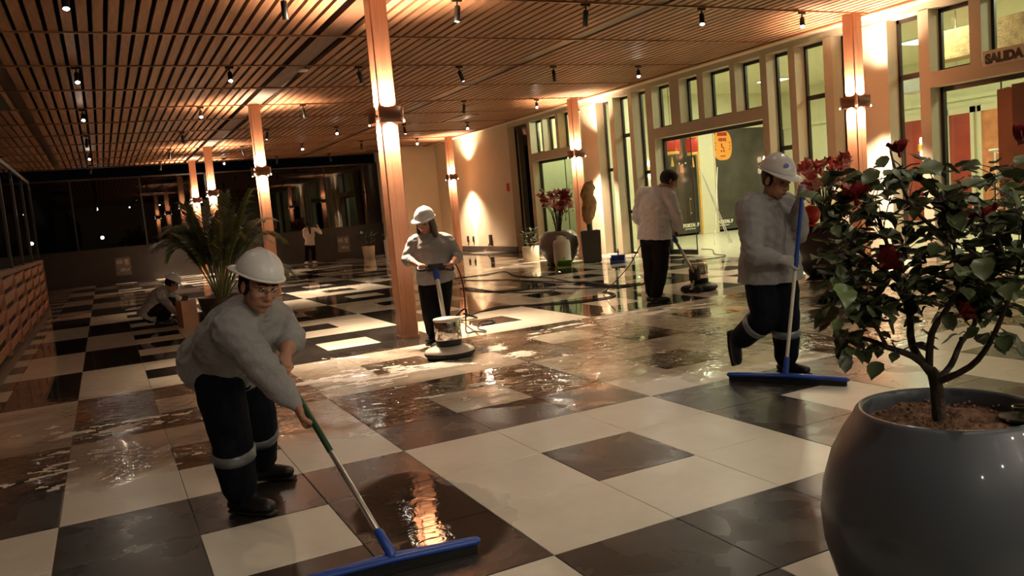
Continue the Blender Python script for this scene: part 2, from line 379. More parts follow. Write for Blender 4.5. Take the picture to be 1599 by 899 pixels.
# ------------------------------------------------------------------ columns and their sconces
def make_column(x, y, label):
    c = thing('wooden_column', label, 'column', (x, y, 0), 'square timber columns')
    mb = MB(); h = 0.1; b = 0.012
    prof = [(-h + b, -h), (h - b, -h), (h, -h + b), (h, h - b), (h - b, h), (-h + b, h), (-h, h - b), (-h, -h + b)]
    vs_ = [(x + q[0], y + q[1], z) for z in (0.03, CEIL) for q in prof]
    mb.add(vs_, [(i, (i + 1) % 8, (i + 1) % 8 + 8, i + 8) for i in range(8)] + [tuple(range(8, 16))])
    mb.build('shaft', M['column'], c)
    boxo('foot_plate', (x - 0.105, y - 0.105, 0.001), (x + 0.105, y + 0.105, 0.032), M['column'], c)
    boxo('groove_strip', (x - 0.018, y - 0.102, 0.04), (x + 0.018, y - 0.1, CEIL), M['column'], c)
    return c
def make_sconce(label):
    s = thing('column_sconce', label, 'sconce', (0, 0, 0), 'bronze column sconces')
    for k in range(4):
        R = Matrix.Rotation(k * PI / 2, 3, 'Z'); mb = MB(); n = 10; vo = []
        for zi in (-0.085, 0.085):
            for off in (0.0, 0.006):
                for i in range(n + 1):
                    u = -1 + 2 * i / n; vo.append(R @ V((u * 0.135, -(0.160 + 0.024 * (1 - u * u) + off), zi)))
        m = n + 1; fs = []
        for i in range(n):
            fs += [(i, i + 1, 2 * m + i + 1, 2 * m + i), (m + i + 1, m + i, 3 * m + i, 3 * m + i + 1), (i + 1, i, m + i, m + i + 1), (2 * m + i, 2 * m + i + 1, 3 * m + i + 1, 3 * m + i)]
        fs += [(0, 2 * m, 3 * m, m), (n, m + n, 3 * m + n, 2 * m + n)]
        mb.add(vo, fs); mb.build('shade_plate', M['bronze'], s, True)
        mb = MB(); mb.box(R @ V((0, -0.13, 0)), (0.03, 0.075, 0.02), R); mb.build('bracket', M['blackmetal'], s)
        for zz in (-0.045, 0.045):
            mb = MB(); mb.ell(R @ V((0.0, -0.142, zz)), (0.013, 0.011, 0.012), None, 10, 6); mb.build('bulb', M['bulb'], s, True)
        for sg in (-1, 1):   # one down-light and one up-light per face, tilted a little towards the timber
            l = light('SPOT', 'sconce_light', R @ V((0, -0.140, sg * 0.068)), SCONCE_W * (0.8 if sg > 0 else 1.0), WARM, s, shadow_soft_size=0.012, spot_size=math.radians(118), spot_blend=0.9)
            l.rotation_euler = (Matrix.Rotation(k * PI / 2, 4, 'Z') @ Matrix.Rotation(0.16 if sg < 0 else PI - 0.16, 4, 'X')).to_euler()
    for k in range(4):
        R = Matrix.Rotation(k * PI / 2 + PI / 4, 3, 'Z'); mb = MB(); mb.ell(R @ V((0, -0.215, -0.075)), (0.011, 0.011, 0.014), None, 10, 6); mb.build('corner_bulb', M['bulb'], s, True)
    return s
cols = [(1.537, 4.25, 'near timber column beside the woman with the polisher'), (1.537, 12.2, 'second timber column of the middle row, behind the palm'),
        (1.537, 20.22, 'third timber column of the middle row, behind the palm'), (1.537, 24.7, 'farthest timber column of the middle row, at the glazed end'),
        (8.98, 4.28, 'timber column in front of the facade behind the red flowering shrub'), (8.98, 12.42, 'timber column in front of the facade beside the flower pot'),
        (8.98, 20.25, 'timber column in front of the plain cream wall')]
s0 = None
for (x, y, lb) in cols:
    make_column(x, y, lb)
    slb = 'lit bronze sconce around the ' + lb.split(',')[0].replace(' behind the red flowering shrub', ' behind the shrub')
    if 'second' in lb or 'third' in lb or 'farthest' in lb: slb = 'lit bronze sconce on the ' + lb.split(',')[0]
    s = make_sconce(slb) if s0 is None else copy_tree(s0)
    s0 = s0 or s
    s['label'] = slb; s.location = (x, y, 2.49)

# ------------------------------------------------------------------ track spotlights
def make_spot():
    s = thing('track_spotlight', '', 'spotlight', (0, 0, 0), 'black track spotlights')
    boxo('adapter', (-0.06, -0.016, -0.03), (0.06, 0.016, 0.0), M['blackmetal'], s)
    mb = MB(); mb.tube([(0, 0, -0.03), (0, 0, -0.10)], 0.010); mb.build('stem', M['blackmetal'], s)
    mb = MB(); mb.lathe([(0.0, 0.02), (0.03, 0.02), (0.034, 0.0), (0.034, -0.17), (0.030, -0.17), (0.030, -0.155), (0, -0.155)], (0, 0, 0), 16)
    b = mb.build('barrel', M['blackmetal'], s, True); b.location = (0, 0, -0.10)
    mb = MB(); mb.lathe([(0, -0.1575), (0.0295, -0.1575)], (0, 0, 0), 16); ln = link('lens', mb.mesh('lens', M['spotlens']), b)
    l = light('SPOT', 'spot_light', (0, 0, -0.172), SPOT_W, NEUT, b, spot_size=math.radians(72), spot_blend=0.75, shadow_soft_size=0.03)
    return s
sp0 = make_spot()
xs = [7.88, 6.05, 4.23, 2.50, 0.54, -1.47, -3.5]
ys = [-7.8, -3.8, 0.2, 4.2, 8.2, 12.2, 16.2, 20.2, 24.2]
aim = {(3, 0): (0.75, -2.7), (2, 0): (1.0, -2.4), (4, 0): (0.2, -2.4), (1, 0): (2.6, -2.4), (5, 0): (-0.9, -2.6), (3, 1): (0.85, -2.9), (2, 1): (1.4, -1.2), (4, 1): (0.62, -2.95), (3, 2): (1.1, -0.5), (4, 2): (0.8, -0.7), (2, 2): (2.4, -0.6), (5, 1): (-0.9, -1.2)}
facing = {(5, 3), (5, 4), (5, 5), (5, 7), (4, 4), (4, 5), (1, 3), (0, 4), (0, 5), (2, 6), (3, 8), (2, 7), (0, 6), (0, 7), (0, 3)}   # lamps turned towards the camera end
first = True
for j_, y in enumerate(ys):
    for i_, x in enumerate(xs):
        if i_ == 6 and j_ not in (4, 7): continue
        s = sp0 if first else copy_tree(sp0); first = False
        s.location = (x, y, CEIL - 0.022)
        if (i_, j_) in aim: tx, ty = aim[(i_, j_)]
        elif (i_, j_) in facing: tx, ty = x + (-1.4 - x) * 0.22, y + (-4.5 - y) * 0.22
        else: tx, ty = x + random.uniform(-0.9, 0.9) - (0.9 if i_ == 0 else 0), y + random.uniform(-0.9, 0.9)
        dv = V((tx - x, ty - y, -3.3)).normalized(); ea = math.asin(dv.y); eb = math.asin(max(-1, min(1, -dv.x / math.cos(ea))))
        for ch in s.children:
            if ch.name.startswith('barrel'): ch.rotation_euler = (ea, eb, 0)
        pw_ = {(3, 0): 4.0, (2, 0): 1.5, (4, 0): 1.2, (1, 0): 1.0, (5, 0): 1.2}.get((i_, j_), 0.6 if i_ == 0 else None)
        if pw_:
            for ch in s.children:
                for l in ch.children:
                    if l.type == 'LIGHT': l.data = l.data.copy(); l.data.energy = SPOT_W * pw_
        elif i_ >= 4:   # dimmed lamps along the dark left side
            for ch in s.children:
                for l in ch.children:
                    if l.type == 'LIGHT': l.data = l.data.copy(); l.data.energy = SPOT_W * (1.6 if j_ < 3 else 0.5) * (0.6 if i_ == 4 else 0.3)
        s['label'] = 'black spotlight, %s from the facade, in the %s ceiling row from the near end' % (ORD[i_], ORD[j_])

# ------------------------------------------------------------------ facade on the right
def pil(y0, y1, z0=0.0, z1=3.75, x0=XF, name='pilaster', parent=None): return boxo(name, (x0, y0, z0), (XG + 0.02, y1, z1), M['pilaster'], parent)
fac = struct('wall_right', (lambda b: (b.bx((XF, -9.1, 3.70), (XG + 0.12, 17.3, 4.1)), b)[1])(MB()), M['pilaster'], label='cream facade of tall windows between pilasters')
full = [(15.91, 16.10), (12.47, 13.21), (11.72, 11.90), (10.96, 11.11), (10.21, 10.44), (6.755, 6.915), (6.08, 6.23), (5.27, 5.45), (4.215, 4.95), (3.51, 3.68), (0.20, 0.36), (-0.55, -0.38), (-1.3, -1.14), (-4.0, -3.3)]
for a, b in full: pil(a, b, 0, 3.71, parent=fac)
def lintel(y0, y1): pil(y0, y1, 2.57, 2.79, name='lintel', parent=fac)
lintel(13.21, 15.91); lintel(6.915, 10.21); lintel(0.36, 3.51)
for a, b in [(15.16, 15.24), (14.32, 14.46), (9.26, 9.575), (8.50, 8.68), (7.58, 7.72), (2.72, 2.89), (1.92, 2.08), (1.12, 1.28)]: pil(a, b, 2.79, 3.71, name='mullion_pier', parent=fac)
wi = [0]
def win(y0, y1, z0, z1, bars=(), fr=0.045):
    wi[0] += 1
    mb = MB()
    mb.bx((XG - 0.02, y0, z0), (XG + 0.03, y0 + fr, z1)); mb.bx((XG - 0.02, y1 - fr, z0), (XG + 0.03, y1, z1))
    mb.bx((XG - 0.02, y0, z1 - fr * 1.3), (XG + 0.03, y1, z1)); mb.bx((XG - 0.02, y0, z0), (XG + 0.03, y1, z0 + fr))
    for z in bars: mb.bx((XG - 0.02, y0, z - 0.04), (XG + 0.03, y1, z + 0.04))
    wn = mb.build('window_%d' % wi[0], M['frame']); wn['kind'] = 'structure'
    cuts = [z0] + sorted(bars) + [z1]
    for a, b in zip(cuts[:-1], cuts[1:]): boxo('pane', (XG + 0.002, y0 + fr, a + 0.04), (XG + 0.008, y1 - fr, b - 0.04), M['glass'], wn)
    return wn
win(16.10, 17.3, 0, 3.7)
for a, b in [(13.21, 14.32), (14.46, 15.16), (15.24, 15.91), (9.575, 10.21), (8.68, 9.26), (7.72, 8.50), (6.915, 7.58), (2.89, 3.51), (2.08, 2.72), (1.28, 1.92), (0.36, 1.12)]: win(a, b, 2.79, 3.70)
win(11.90, 12.47, 0, 3.7, (2.05,)); win(11.11, 11.72, 0, 3.7, (2.80, 1.0)); win(10.44, 10.96, 0, 3.7, (1.88,))
win(6.23, 6.755, 0, 3.7, (2.0,)); win(5.45, 6.08, 0, 3.7, (2.8,)); win(4.95, 5.27, 0, 3.7, (1.6,)); win(3.68, 4.215, 0, 3.7, (2.82,))
win(-0.38, 0.20, 0, 3.7, (2.8,)); win(-1.14, -0.55, 0, 3.7, (2.8,)); win(-3.3, -1.3, 0, 3.7, (2.8,)); win(-9.1, -4.0, 0, 3.7, (2.8,))
# doors
def door(n, y0, y1, z1, leaves, gm, label):
    mb = MB(); mb.bx((XG - 0.03, y0, z1 - 0.07), (XG + 0.04, y1, z1)); mb.bx((XG - 0.03, y0, 0), (XG + 0.04, y0 + 0.05, z1)); mb.bx((XG - 0.03, y1 - 0.05, 0), (XG + 0.04, y1, z1))
    d = mb.build('door_%d' % n, M['frame']); d['kind'] = 'structure'; d['label'] = label
    for (a, b, bar) in leaves:
        p_ = boxo('leaf', (XG + 0.0, a, 0.01), (XG + 0.012, b, z1 - 0.07), gm, d)
        boxo('edge_strip', (XG - 0.004, a - 0.006, 0.01), (XG + 0.016, a + 0.006, z1 - 0.07), M['frame'], d)
        if bar: boxo('bottom_rail', (XG - 0.012, a, 0.004), (XG + 0.024, b, 0.11), M['frame'], d)
        hz = MB(); hz.tube([(XG - 0.05, a + 0.09, 0.85), (XG - 0.05, a + 0.09, 1.25)], 0.012); hz.tube([(XG, a + 0.09, 0.9), (XG - 0.05, a + 0.09, 0.9)], 0.008); hz.tube([(XG, a + 0.09, 1.2), (XG - 0.05, a + 0.09, 1.2)], 0.008)
        hz.build('handle', M['chrome'], d)
    return d
door(1, 13.21, 15.91, 2.57, [(14.55, 15.86, False), (13.95, 14.53, False)], M['greenglass'], 'green tinted glass door behind the flower pot')
door(2, 6.915, 10.21, 2.57, [(9.30, 10.16, True)], M['glass'], 'wide glass doorway with one leaf standing open')
door(3, 0.36, 3.51, 2.57, [(2.62, 3.46, True), (1.9, 2.62, True), (0.41, 1.15, True)], M['glass'], 'glass doorway under the exit sign')
# plain cream wall, end wall pieces, skirting
mb = MB(); mb.bx((XF, 17.3, 0), (XG + 0.1, 23.3, 4.05)); struct('wall_right_plain', mb, M['cream'], label='plain cream wall behind the last column')
mb = MB(); mb.bx((8.0, 23.2, 0), (XF + 0.3, 25.2, 4.05)); struct('wall_back_cream', mb, M['cream'], label='narrow cream end wall beside the dark glazing')
mb = MB(); mb.bx((XF - 0.02, 17.28, 0), (XF + 0.01, 23.2, 0.16)); struct('baseboard_right', mb, M['plinth'])
mb = MB(); mb.bx((7.98, 23.18, 0), (9.65, 23.21, 0.16)); struct('baseboard_back', mb, M['plinth'])
# end wall: dark dado, glazing, frames
mb = MB(); mb.bx((-4.2, YE - 0.08, 0), (8.0, YE + 0.08, 1.12)); wb = struct('wall_back', mb, M['dado'], label='dark low wall under the night glazing')
boxo('coping', (-4.2, YE - 0.11, 1.12), (8.0, YE + 0.1, 1.16), M['blackmetal'], wb)
for k in range(6):
    a = -4.2 + k * 2.033; mb = MB()
    mb.bx((a, YE - 0.02, 1.16), (a + 0.05, YE + 0.03, 3.42)); mb.bx((a, YE - 0.02, 3.37), (a + 2.033, YE + 0.03, 3.42))
    wi[0] += 1; wn = mb.build('window_%d' % wi[0], M['blackmetal']); wn['kind'] = 'structure'
    boxo('pane', (a + 0.05, YE, 1.16), (a + 2.033, YE + 0.01, 3.37), M['darkglass'], wn)
for (x, lb) in [(-0.92, 'pale patched service plate on the dark end wall at left'), (6.41, 'pale patched service plate on the dark end wall beside the yellow pot')]:
    t = thing('service_plate', lb, 'plate', (x, YE - 0.08, 0.26))
    boxo('plate', (x - 0.23, YE - 0.10, 0.24), (x + 0.23, YE - 0.08, 0.82), M['concrete'], t)
    for (dx, dz, sx, sz) in [(-0.1, 0.42, 0.09, 0.06), (0.11, 0.40, 0.06, 0.09), (-0.02, 0.16, 0.07, 0.05), (0.12, 0.14, 0.05, 0.04)]:
        boxo('patch', (x + dx - sx, YE - 0.108, 0.26 + dz - sz), (x + dx + sx, YE - 0.10, 0.26 + dz + sz), M['patch'], t)
# left partition: timber lattice with glass above
wl = MB(); wl.bx((XL - 0.12, -9.1, 0), (XL - 0.05, 14.8, 1.10)); wleft = struct('wall_left', wl, M['latticedark'], label='low wall of slanted timber blocks under dark glass')
boxo('top_rail', (XL - 0.14, -9.1, 1.06), (XL + 0.01, 14.8, 1.12), M['beam'], wleft)
boxo('kerb', (XL - 0.12, -9.1, 0.0), (XL + 0.03, 14.8, 0.10), M['plinth'], wleft)
pm = MB(); pm.bx((XL - 0.06, -0.02, 0.1), (XL + 0.012, 0.02, 1.06)); pmm = pm.mesh('post', M['lattice'])
bm_ = MB(); bm_.box((0, 0, 0), (0.022, 1.46, 0.145), Matrix.Rotation(math.radians(1.3), 3, 'X') @ Matrix.Rotation(math.radians(16), 3, 'Y')); bmm = bm_.mesh('block', M['lattice'])
k = 0; y = 14.78
while y > -8.5:
    o = link('post', pmm, wleft); o.location = (0, y, 0)
    for r_ in range(5):
        b = link('block', bmm, wleft); b.location = (XL - 0.022, y - 0.775, 0.20 + 0.19 * r_)
    y -= 1.55
for k in range(11):
    a = 14.8 - (k + 1) * 1.9; wi[0] += 1; mb = MB()
    mb.bx((XL - 0.09, a, 1.12), (XL - 0.04, a + 0.06, 2.72)); mb.bx((XL - 0.09, a, 2.67), (XL - 0.04, a + 1.9, 2.73))
    wn = mb.build('window_%d' % wi[0], M['blackmetal']); wn['kind'] = 'structure'
    boxo('pane', (XL - 0.07, a + 0.06, 1.12), (XL - 0.06, a + 1.9, 2.67), M['darkglass'], wn)
mb = MB(); mb.bx((XL - 0.09, 14.74, 1.12), (XL - 0.04, 14.8, 2.73)); struct('trim_2', mb, M['blackmetal'])
mb = MB(); mb.bx((-4.3, -9.1, 0), (-4.2, 25.2, 4.0)); struct('wall_left_outer', mb, M['dado'], label='dark outer wall behind the partition')
mb = MB(); mb.bx((-6.5, -9.2, 0), (9.9, -9.1, 4.05)); struct('wall_front', mb, M['cream'])
ol = thing('outdoor_lamp', 'small cold white lamp shining outside the end glazing', 'lamp', (-1.41, 32.0, 0))
mb = MB(); mb.tube([(-1.41, 32, 0), (-1.41, 32, 1.45)], 0.03); mb.build('pole', M['blackmetal'], ol)
mb = MB(); mb.ell((-1.41, 32, 1.55), (0.07, 0.07, 0.07)); mb.build('globe', M['outlamp'], ol, True)

# ------------------------------------------------------------------ the lit hall behind the facade
XI = 19.0
mb = MB(); mb.bx((9.66, -9.1, -0.12), (XI, 15.7, -0.004)); struct('floor_interior', mb, M['intfloor'], label='pale stone floor of the hall behind the doors')
mb = MB(); mb.bx((9.9, -9.1, 4.3), (XI, 17.3, 4.4)); struct('ceiling_interior', mb, M['interior'])
mb = MB(); mb.bx((XI, -9.1, 0), (XI + 0.1, 15.7, 4.4)); wint = struct('wall_interior', mb, M['interior'], label='cream hall wall seen through the exit doors')
mb = MB(); mb.bx((9.92, 16.05, 0), (11.6, 16.2, 4.3)); mb.bx((11.2, 13.3, 0), (11.3, 16.2, 4.3)); mb.bx((9.92, 13.22, 0), (11.3, 13.3, 4.3)); struct('wall_vestibule', mb, M['interior'])
mb = MB(); mb.bx((11.3, 15.62, 0), (13.75, 15.75, 4.3)); mb.bx((13.75, 15.62, 3.22), (XI, 15.75, 4.3)); mb.bx((15.28, 15.58, 0), (15.96, 15.75, 3.3)); wshop = struct('wall_shop', mb, M['interior'], label='dark shopfront with cream post inside the hall')
boxo('shop_panel', (13.75, 15.66, 0.06), (15.28, 15.72, 3.22), M['shopglass'], wshop)
boxo('shop_panel', (15.96, 15.66, 0.06), (XI, 15.72, 3.22), M['shopglass'], wshop)
boxo('post_trim', (15.26, 15.55, 0), (15.33, 15.58, 3.25), M['gold'], wshop); boxo('post_trim', (15.92, 15.55, 0), (15.96, 15.58, 3.25), M['cream'], wshop)
def text_mesh(name, s, size, m_, loc, xdir, parent, ext=0.004):
    cu = bpy.data.curves.new(name, 'FONT'); cu.body = s; cu.size = size; cu.extrude = ext; cu.offset = 0.012 * size / 0.168; cu.align_x = 'LEFT'
    tmp = bpy.data.objects.new(name, cu); COL.objects.link(tmp); dg = bpy.context.evaluated_depsgraph_get()
    me = bpy.data.meshes.new_from_object(tmp.evaluated_get(dg)); bpy.data.objects.remove(tmp)
    me.materials.clear(); me.materials.append(m_)
    o = link(name, me, parent); X = V(xdir); Z = V((0, 0, 1)); Nn = X.cross(Z)
    o.matrix_local = Matrix(((X.x, Z.x, Nn.x, loc[0]), (X.y, Z.y, Nn.y, loc[1]), (X.z, Z.z, Nn.z, loc[2]), (0, 0, 0, 1)))
    return o
text_mesh('lettering', 'PORTAL F', 0.14, M['letter'], (15.99, 15.655, 0.26), (1, 0, 0), wshop)
text_mesh('lettering', 'PORTAL F', 0.14, M['letter'], (14.62, 15.655, 0.26), (1, 0, 0), wshop)
for bx0 in (16.06, 14.69):
    for k in range(7): boxo('small_lettering', (bx0 + k * 0.06, 15.648, 0.18), (bx0 + k * 0.06 + 0.035, 15.656, 0.215), M['letter'], wshop)
# orange oval sticker on the right hand panel
st = thing('oval_sticker', 'orange oval sticker with red band and KING lettering on dark panel', 'sticker', (16.2, 15.64, 2.26))
mb = MB(); n = 32; cx, cz, ra, rb = 16.36, 2.70, 0.42, 0.46
def stad(t, k=1.0):
    c, s_ = math.cos(t), math.sin(t); e = 0.62
    return (cx + 0.38 * k * math.copysign(abs(c) ** e, c), cz + 0.46 * k * math.copysign(abs(s_) ** 0.85, s_))
vo = [(stad(2 * PI * i / n)[0], yv, stad(2 * PI * i / n)[1]) for yv in (15.655, 15.645) for i in range(n)]
mb.add(vo, [tuple(range(n, 2 * n))[::-1], tuple(range(n))] + [(i, (i + 1) % n, (i + 1) % n + n, i + n) for i in range(n)]); mb.build('disc', M['sticker'], st)
boxo('band', (cx - 0.19, 15.636, cz + 0.30), (cx + 0.19, 15.645, cz + 0.41), M['stickered'], st)
text_mesh('word', 'KING', 0.13, M['stickered'], (cx - 0.15 - 16.2, 15.643 - 15.64, cz + 0.14 - 2.26), (1, 0, 0), st, 0.002)
for (dx, dz, w_, h_) in [(-0.03, 0.0, 0.05, 0.12), (0.03, -0.08, 0.05, 0.06), (-0.05, -0.17, 0.05, 0.06), (0.05, -0.17, 0.05, 0.06), (-0.29, 0.08, 0.03, 0.05), (-0.31, -0.02, 0.03, 0.05), (-0.28, -0.12, 0.03, 0.05), (0.29, 0.08, 0.03, 0.05), (0.31, -0.02, 0.03, 0.05), (0.28, -0.12, 0.03, 0.05), (0, -0.33, 0.2, 0.03)]:
    boxo('mark', (cx + dx - w_ / 2, 15.638, cz + dz - h_ / 2), (cx + dx + w_ / 2, 15.645, cz + dz + h_ / 2), M['stickered'], st)
# red lantern hanging inside doorway two, and its modelled reflection
def lantern(x, y, z, label, r):
    t = thing('red_lantern', label, 'lantern', (x, y, z), 'red lanterns in the doorway')
    mb = MB(); mb.lathe([(r * 0.8, -0.2), (r, -0.15), (r * 1.05, 0), (r, 0.15), (r * 0.8, 0.2)], (x, y, z), 20); mb.build('body', M['redcloth'], t, True)
    for zz in (-0.28, 0.2):
        mb = MB(); mb.lathe([(0.0, zz), (r * 0.85, zz), (r * 0.85, zz + 0.08), (0, zz + 0.08)], (x, y, z), 20); mb.build('rim', M['gold'], t, True)
    mb = MB(); mb.lathe([(0.0, -0.34), (0.015, -0.34), (0.025, -0.42), (0.05, -0.62), (0, -0.63)], (x, y, z), 12); mb.build('tassel', M['gold'], t, True)
    mb = MB(); mb.tube([(x, y, z + 0.28), (x, y, 4.3)], 0.008); mb.build('cord', M['blackmetal'], t)
lantern(13.95, 14.2, 2.66, 'red lantern with gold tassel nearest the cream post in the doorway', 0.17)
lantern(13.3, 14.3, 2.72, 'lantern reflection built as a wider red lantern, left of the other', 0.25)  # a reflection, built here as a solid second lantern
# crossed chrome stand seen through doorway, wall sconces of the hall, one a modelled reflection
cs = thing('crossed_stand', 'thin crossed metal poles standing in the doorway', 'stand', (12.2, 11.3, 0))
for (a, b) in [((12.0, 11.2, 0), (12.5, 11.5, 1.9)), ((12.4, 11.1, 0), (11.95, 11.5, 1.9)), ((12.55, 11.2, 0), (12.05, 11.55, 1.8))]:
    mb = MB(); mb.tube([a, b], 0.012); mb.build('pole', M['alu'], cs)
def wall_lamp(x, y, z, label):
    t = thing('wall_lamp', label, 'wall lamp', (x, y, z), 'wall lamps inside the hall')
    boxo('mount', (x - 0.06, y - 0.02, z - 0.1), (x + 0.06, y + 0.02, z + 0.1), M['gold'], t)
    for dz in (-0.18, 0.18):
        mb = MB(); mb.lathe([(0.05, dz - 0.09), (0.07, dz), (0.05, dz + 0.09)], (x, y - 0.07, z), 12); mb.build('shade', M['sconce_in'], t, True)
wall_lamp(13.4, 15.58, 2.1, 'small twin wall lamp left of the dark shop panel')
wall_lamp(18.0, 15.6, 2.0, 'wall lamp reflection built as a small glowing twin beside the orange sticker')  # reflected lamp put in as a glowing object
wall_lamp(18.9, 10.6, 2.0, 'small twin wall lamp seen through the tall window by the column')
# red doors and posters on the far hall wall
for (y0, y1, m_, lb) in [(9.15, 9.75, 'redpanel', 'dark red door panel on the far hall wall, left one'), (8.15, 8.85, 'orangepanel', 'orange printed poster on the far hall wall'), (10.4, 11.1, 'redpanel', 'dark red door panel seen through the tall window, nearer the column')]:
    t = thing('wall_panel', lb, 'panel', (XI, (y0 + y1) / 2, 0))
    boxo('board', (XI - 0.05, y0, 0.0), (XI - 0.001, y1, 2.75), M[m_], t)
    for (a, b) in ((y0 - 0.1, y0), (y1, y1 + 0.1)): boxo('jamb', (XI - 0.09, a, 0), (XI - 0.001, b, 2.9), M['cream'], t)
    boxo('head', (XI - 0.09, y0 - 0.1, 2.75), (XI - 0.001, y1 + 0.1, 2.9), M['cream'], t)
boxo('cornice', (XI - 0.12, -6, 3.1), (XI - 0.001, 15.6, 3.2), M['interior'], wint)
rl = thing('hall_railing', 'low white railing inside the exit doors', 'railing', (12.5, 3.9, 0))
for k in range(4):
    y0 = 2.9 + k * 0.5; mb = MB(); mb.tube([(12.5, y0, 0), (12.5, y0, 1.65)], 0.015); mb.build('baluster', M['white_p'], rl)
    if k < 3:
        mb = MB(); mb.tube([(12.5, y0, 1.3), (12.5, y0 + 0.5, 1.6)], 0.01); mb.tube([(12.5, y0, 1.6), (12.5, y0 + 0.5, 1.3)], 0.01); mb.build('brace', M['white_p'], rl)
mb = MB(); mb.tube([(12.5, 2.8, 1.62), (12.5, 4.5, 1.62)], 0.02); mb.build('rail', M['white_p'], rl)
for (x, y, z, sx, sy, sz, m_, lb) in [(12.6, 4.6, 3.55, 0.5, 1.8, 0.5, 'wrap', 'brown timber box beam under the hall ceiling, left one'), (12.4, 2.4, 3.6, 0.5, 1.6, 0.6, 'wrap', 'brown timber box beam under the hall ceiling above exit sign')]:
    t = thing('box_beam', lb, 'beam', (x, y, z)); boxo('beam_body', (x - sx / 2, y - sy / 2, z - sz / 2), (x + sx / 2, y + sy / 2, z + sz / 2), M[m_], t)
    boxo('hanger', (x - 0.02, y - 0.02, z + sz / 2), (x + 0.02, y + 0.02, 4.3), M['blackmetal'], t)
dt = thing('air_duct', 'pale grey duct and braces under the hall ceiling', 'duct', (13.6, 4.5, 3.1))
boxo('duct_run', (13.3, 3.0, 2.95), (13.9, 7.0, 3.25), M['duct'], dt)
mb = MB(); mb.tube([(13.2, 4.4, 3.1), (13.2, 3.7, 3.6)], 0.03); mb.build('brace', M['duct'], dt); mb = MB(); mb.tube([(13.3, 5.6, 3.25), (13.3, 5.6, 4.3)], 0.02); mb.build('hanger', M['duct'], dt)
# hall lamps (ceiling panels give the light)
for k, (x, y) in enumerate([(11.9, 1.5), (11.9, 5.2), (11.9, 8.6), (12.2, 12.0), (15.5, 3.0), (15.5, 8.0), (16.0, 13.0), (15.5, -2.0), (11.9, -2.5)]):
    t = thing('hall_ceiling_lamp', 'square ceiling lamp of the hall, %s of nine' % ORD[k], 'ceiling lamp', (x, y, 4.3), 'hall ceiling lamps')
    boxo('frame', (x - 0.34, y - 0.34, 4.26), (x + 0.34, y + 0.34, 4.3), M['white_p'], t); boxo('diffuser', (x - 0.3, y - 0.3, 4.25), (x + 0.3, y + 0.3, 4.26), M['panel_light'], t)
    l = light('AREA', 'hall_light', (0, 0, -0.06), ROOM_W, GREENY, t, shape='SQUARE', size=0.6)
light('POINT', 'vestibule_light', (10.6, 14.7, 3.6), 70, GREENY, None, shadow_soft_size=0.1)
# exit sign on the lintel of door three, paper on its glass
sg = thing('exit_sign', 'cream SALIDA exit sign above the right hand glass doors', 'sign', (XF, 2.42, 2.70))
boxo('plate', (XF - 0.012, 2.08, 2.71), (XF - 0.001, 2.70, 2.92), M['signplate'], sg)
text_mesh('lettering', 'SALIDA', 0.168, M['inkblack'], (-0.014, 0.24, 0.05), (0, -1, 0), sg, 0.002).scale = (0.92, 1.0, 1.0)
def paper(name, label, y0, y1, z0, z1, m_, x):
    mb = MB(); n = 10; t = thing(name, label, 'paper', (x, (y0 + y1) / 2, z0)); top = []; bot = []
    for i in range(n + 1):
        y_ = y0 + (y1 - y0) * i / n; top.append((y_, z1 + 0.03 * noise.noise(V((y_ * 9, x, 3.1))))); bot.append((y_, z0 + 0.03 * noise.noise(V((y_ * 7, x, 8.1)))))
    vo = [(xx, a, b) for xx in (x, x + 0.002) for (a, b) in top + bot]; m = n + 1; fs = []
    for i in range(n): fs += [(i, i + 1, m + i + 1, m + i), (2 * m + i + 1, 2 * m + i, 3 * m + i, 3 * m + i + 1)]
    mb.add(vo, fs); mb.build('sheet', m_, t)
paper('brown_paper_sheet', 'torn brown paper sheet taped on the exit door glass', 1.9, 2.67, 0.9, 2.40, M['paper'], XG - 0.012)
paper('dark_paper_sheet', 'dark brown paper sheet taped over the lighter paper', 1.7, 2.46, 1.74, 2.44, M['paperdark'], XG - 0.018)
# small signs inside the vestibule
for (y, z, h_, m_, lb) in [(13.9, 2.15, 0.12, 'tan', 'small dark framed sign on the vestibule wall, upper'), (13.95, 1.62, 0.3, 'redcloth', 'small red and white safety sign in the vestibule'), (14.0, 0.95, 0.12, 'tan', 'small dark framed sign on the vestibule wall, lower')]:
    t = thing('wall_sign', lb, 'sign', (11.19, y, z)); boxo('plate', (11.17, y - 0.13, z - h_ / 2), (11.199, y + 0.13, z + h_ / 2), M[m_], t); boxo('inset', (11.165, y - 0.09, z - h_ / 3), (11.171, y + 0.09, z + h_ / 6), M['letter'], t)
dc = thing('door_decal', 'white logo decal and lettering on the green glass door', 'decal', (XG - 0.004, 14.35, 1.2))
mb = MB()
for k in range(14):
    a = 2 * PI * k / 14; mb.box((XG - 0.003, 14.3 + 0.1 * math.cos(a), 1.78 + 0.1 * math.sin(a)), (0.002, 0.05, 0.02), Matrix.Rotation(a, 3, 'X'))
mb.build('ring', M['letter'], dc)
for k in range(6): boxo('glyph', (XG - 0.004, 14.25, 1.55 - k * 0.09), (XG - 0.002, 14.38, 1.60 - k * 0.09), M['letter'], dc)
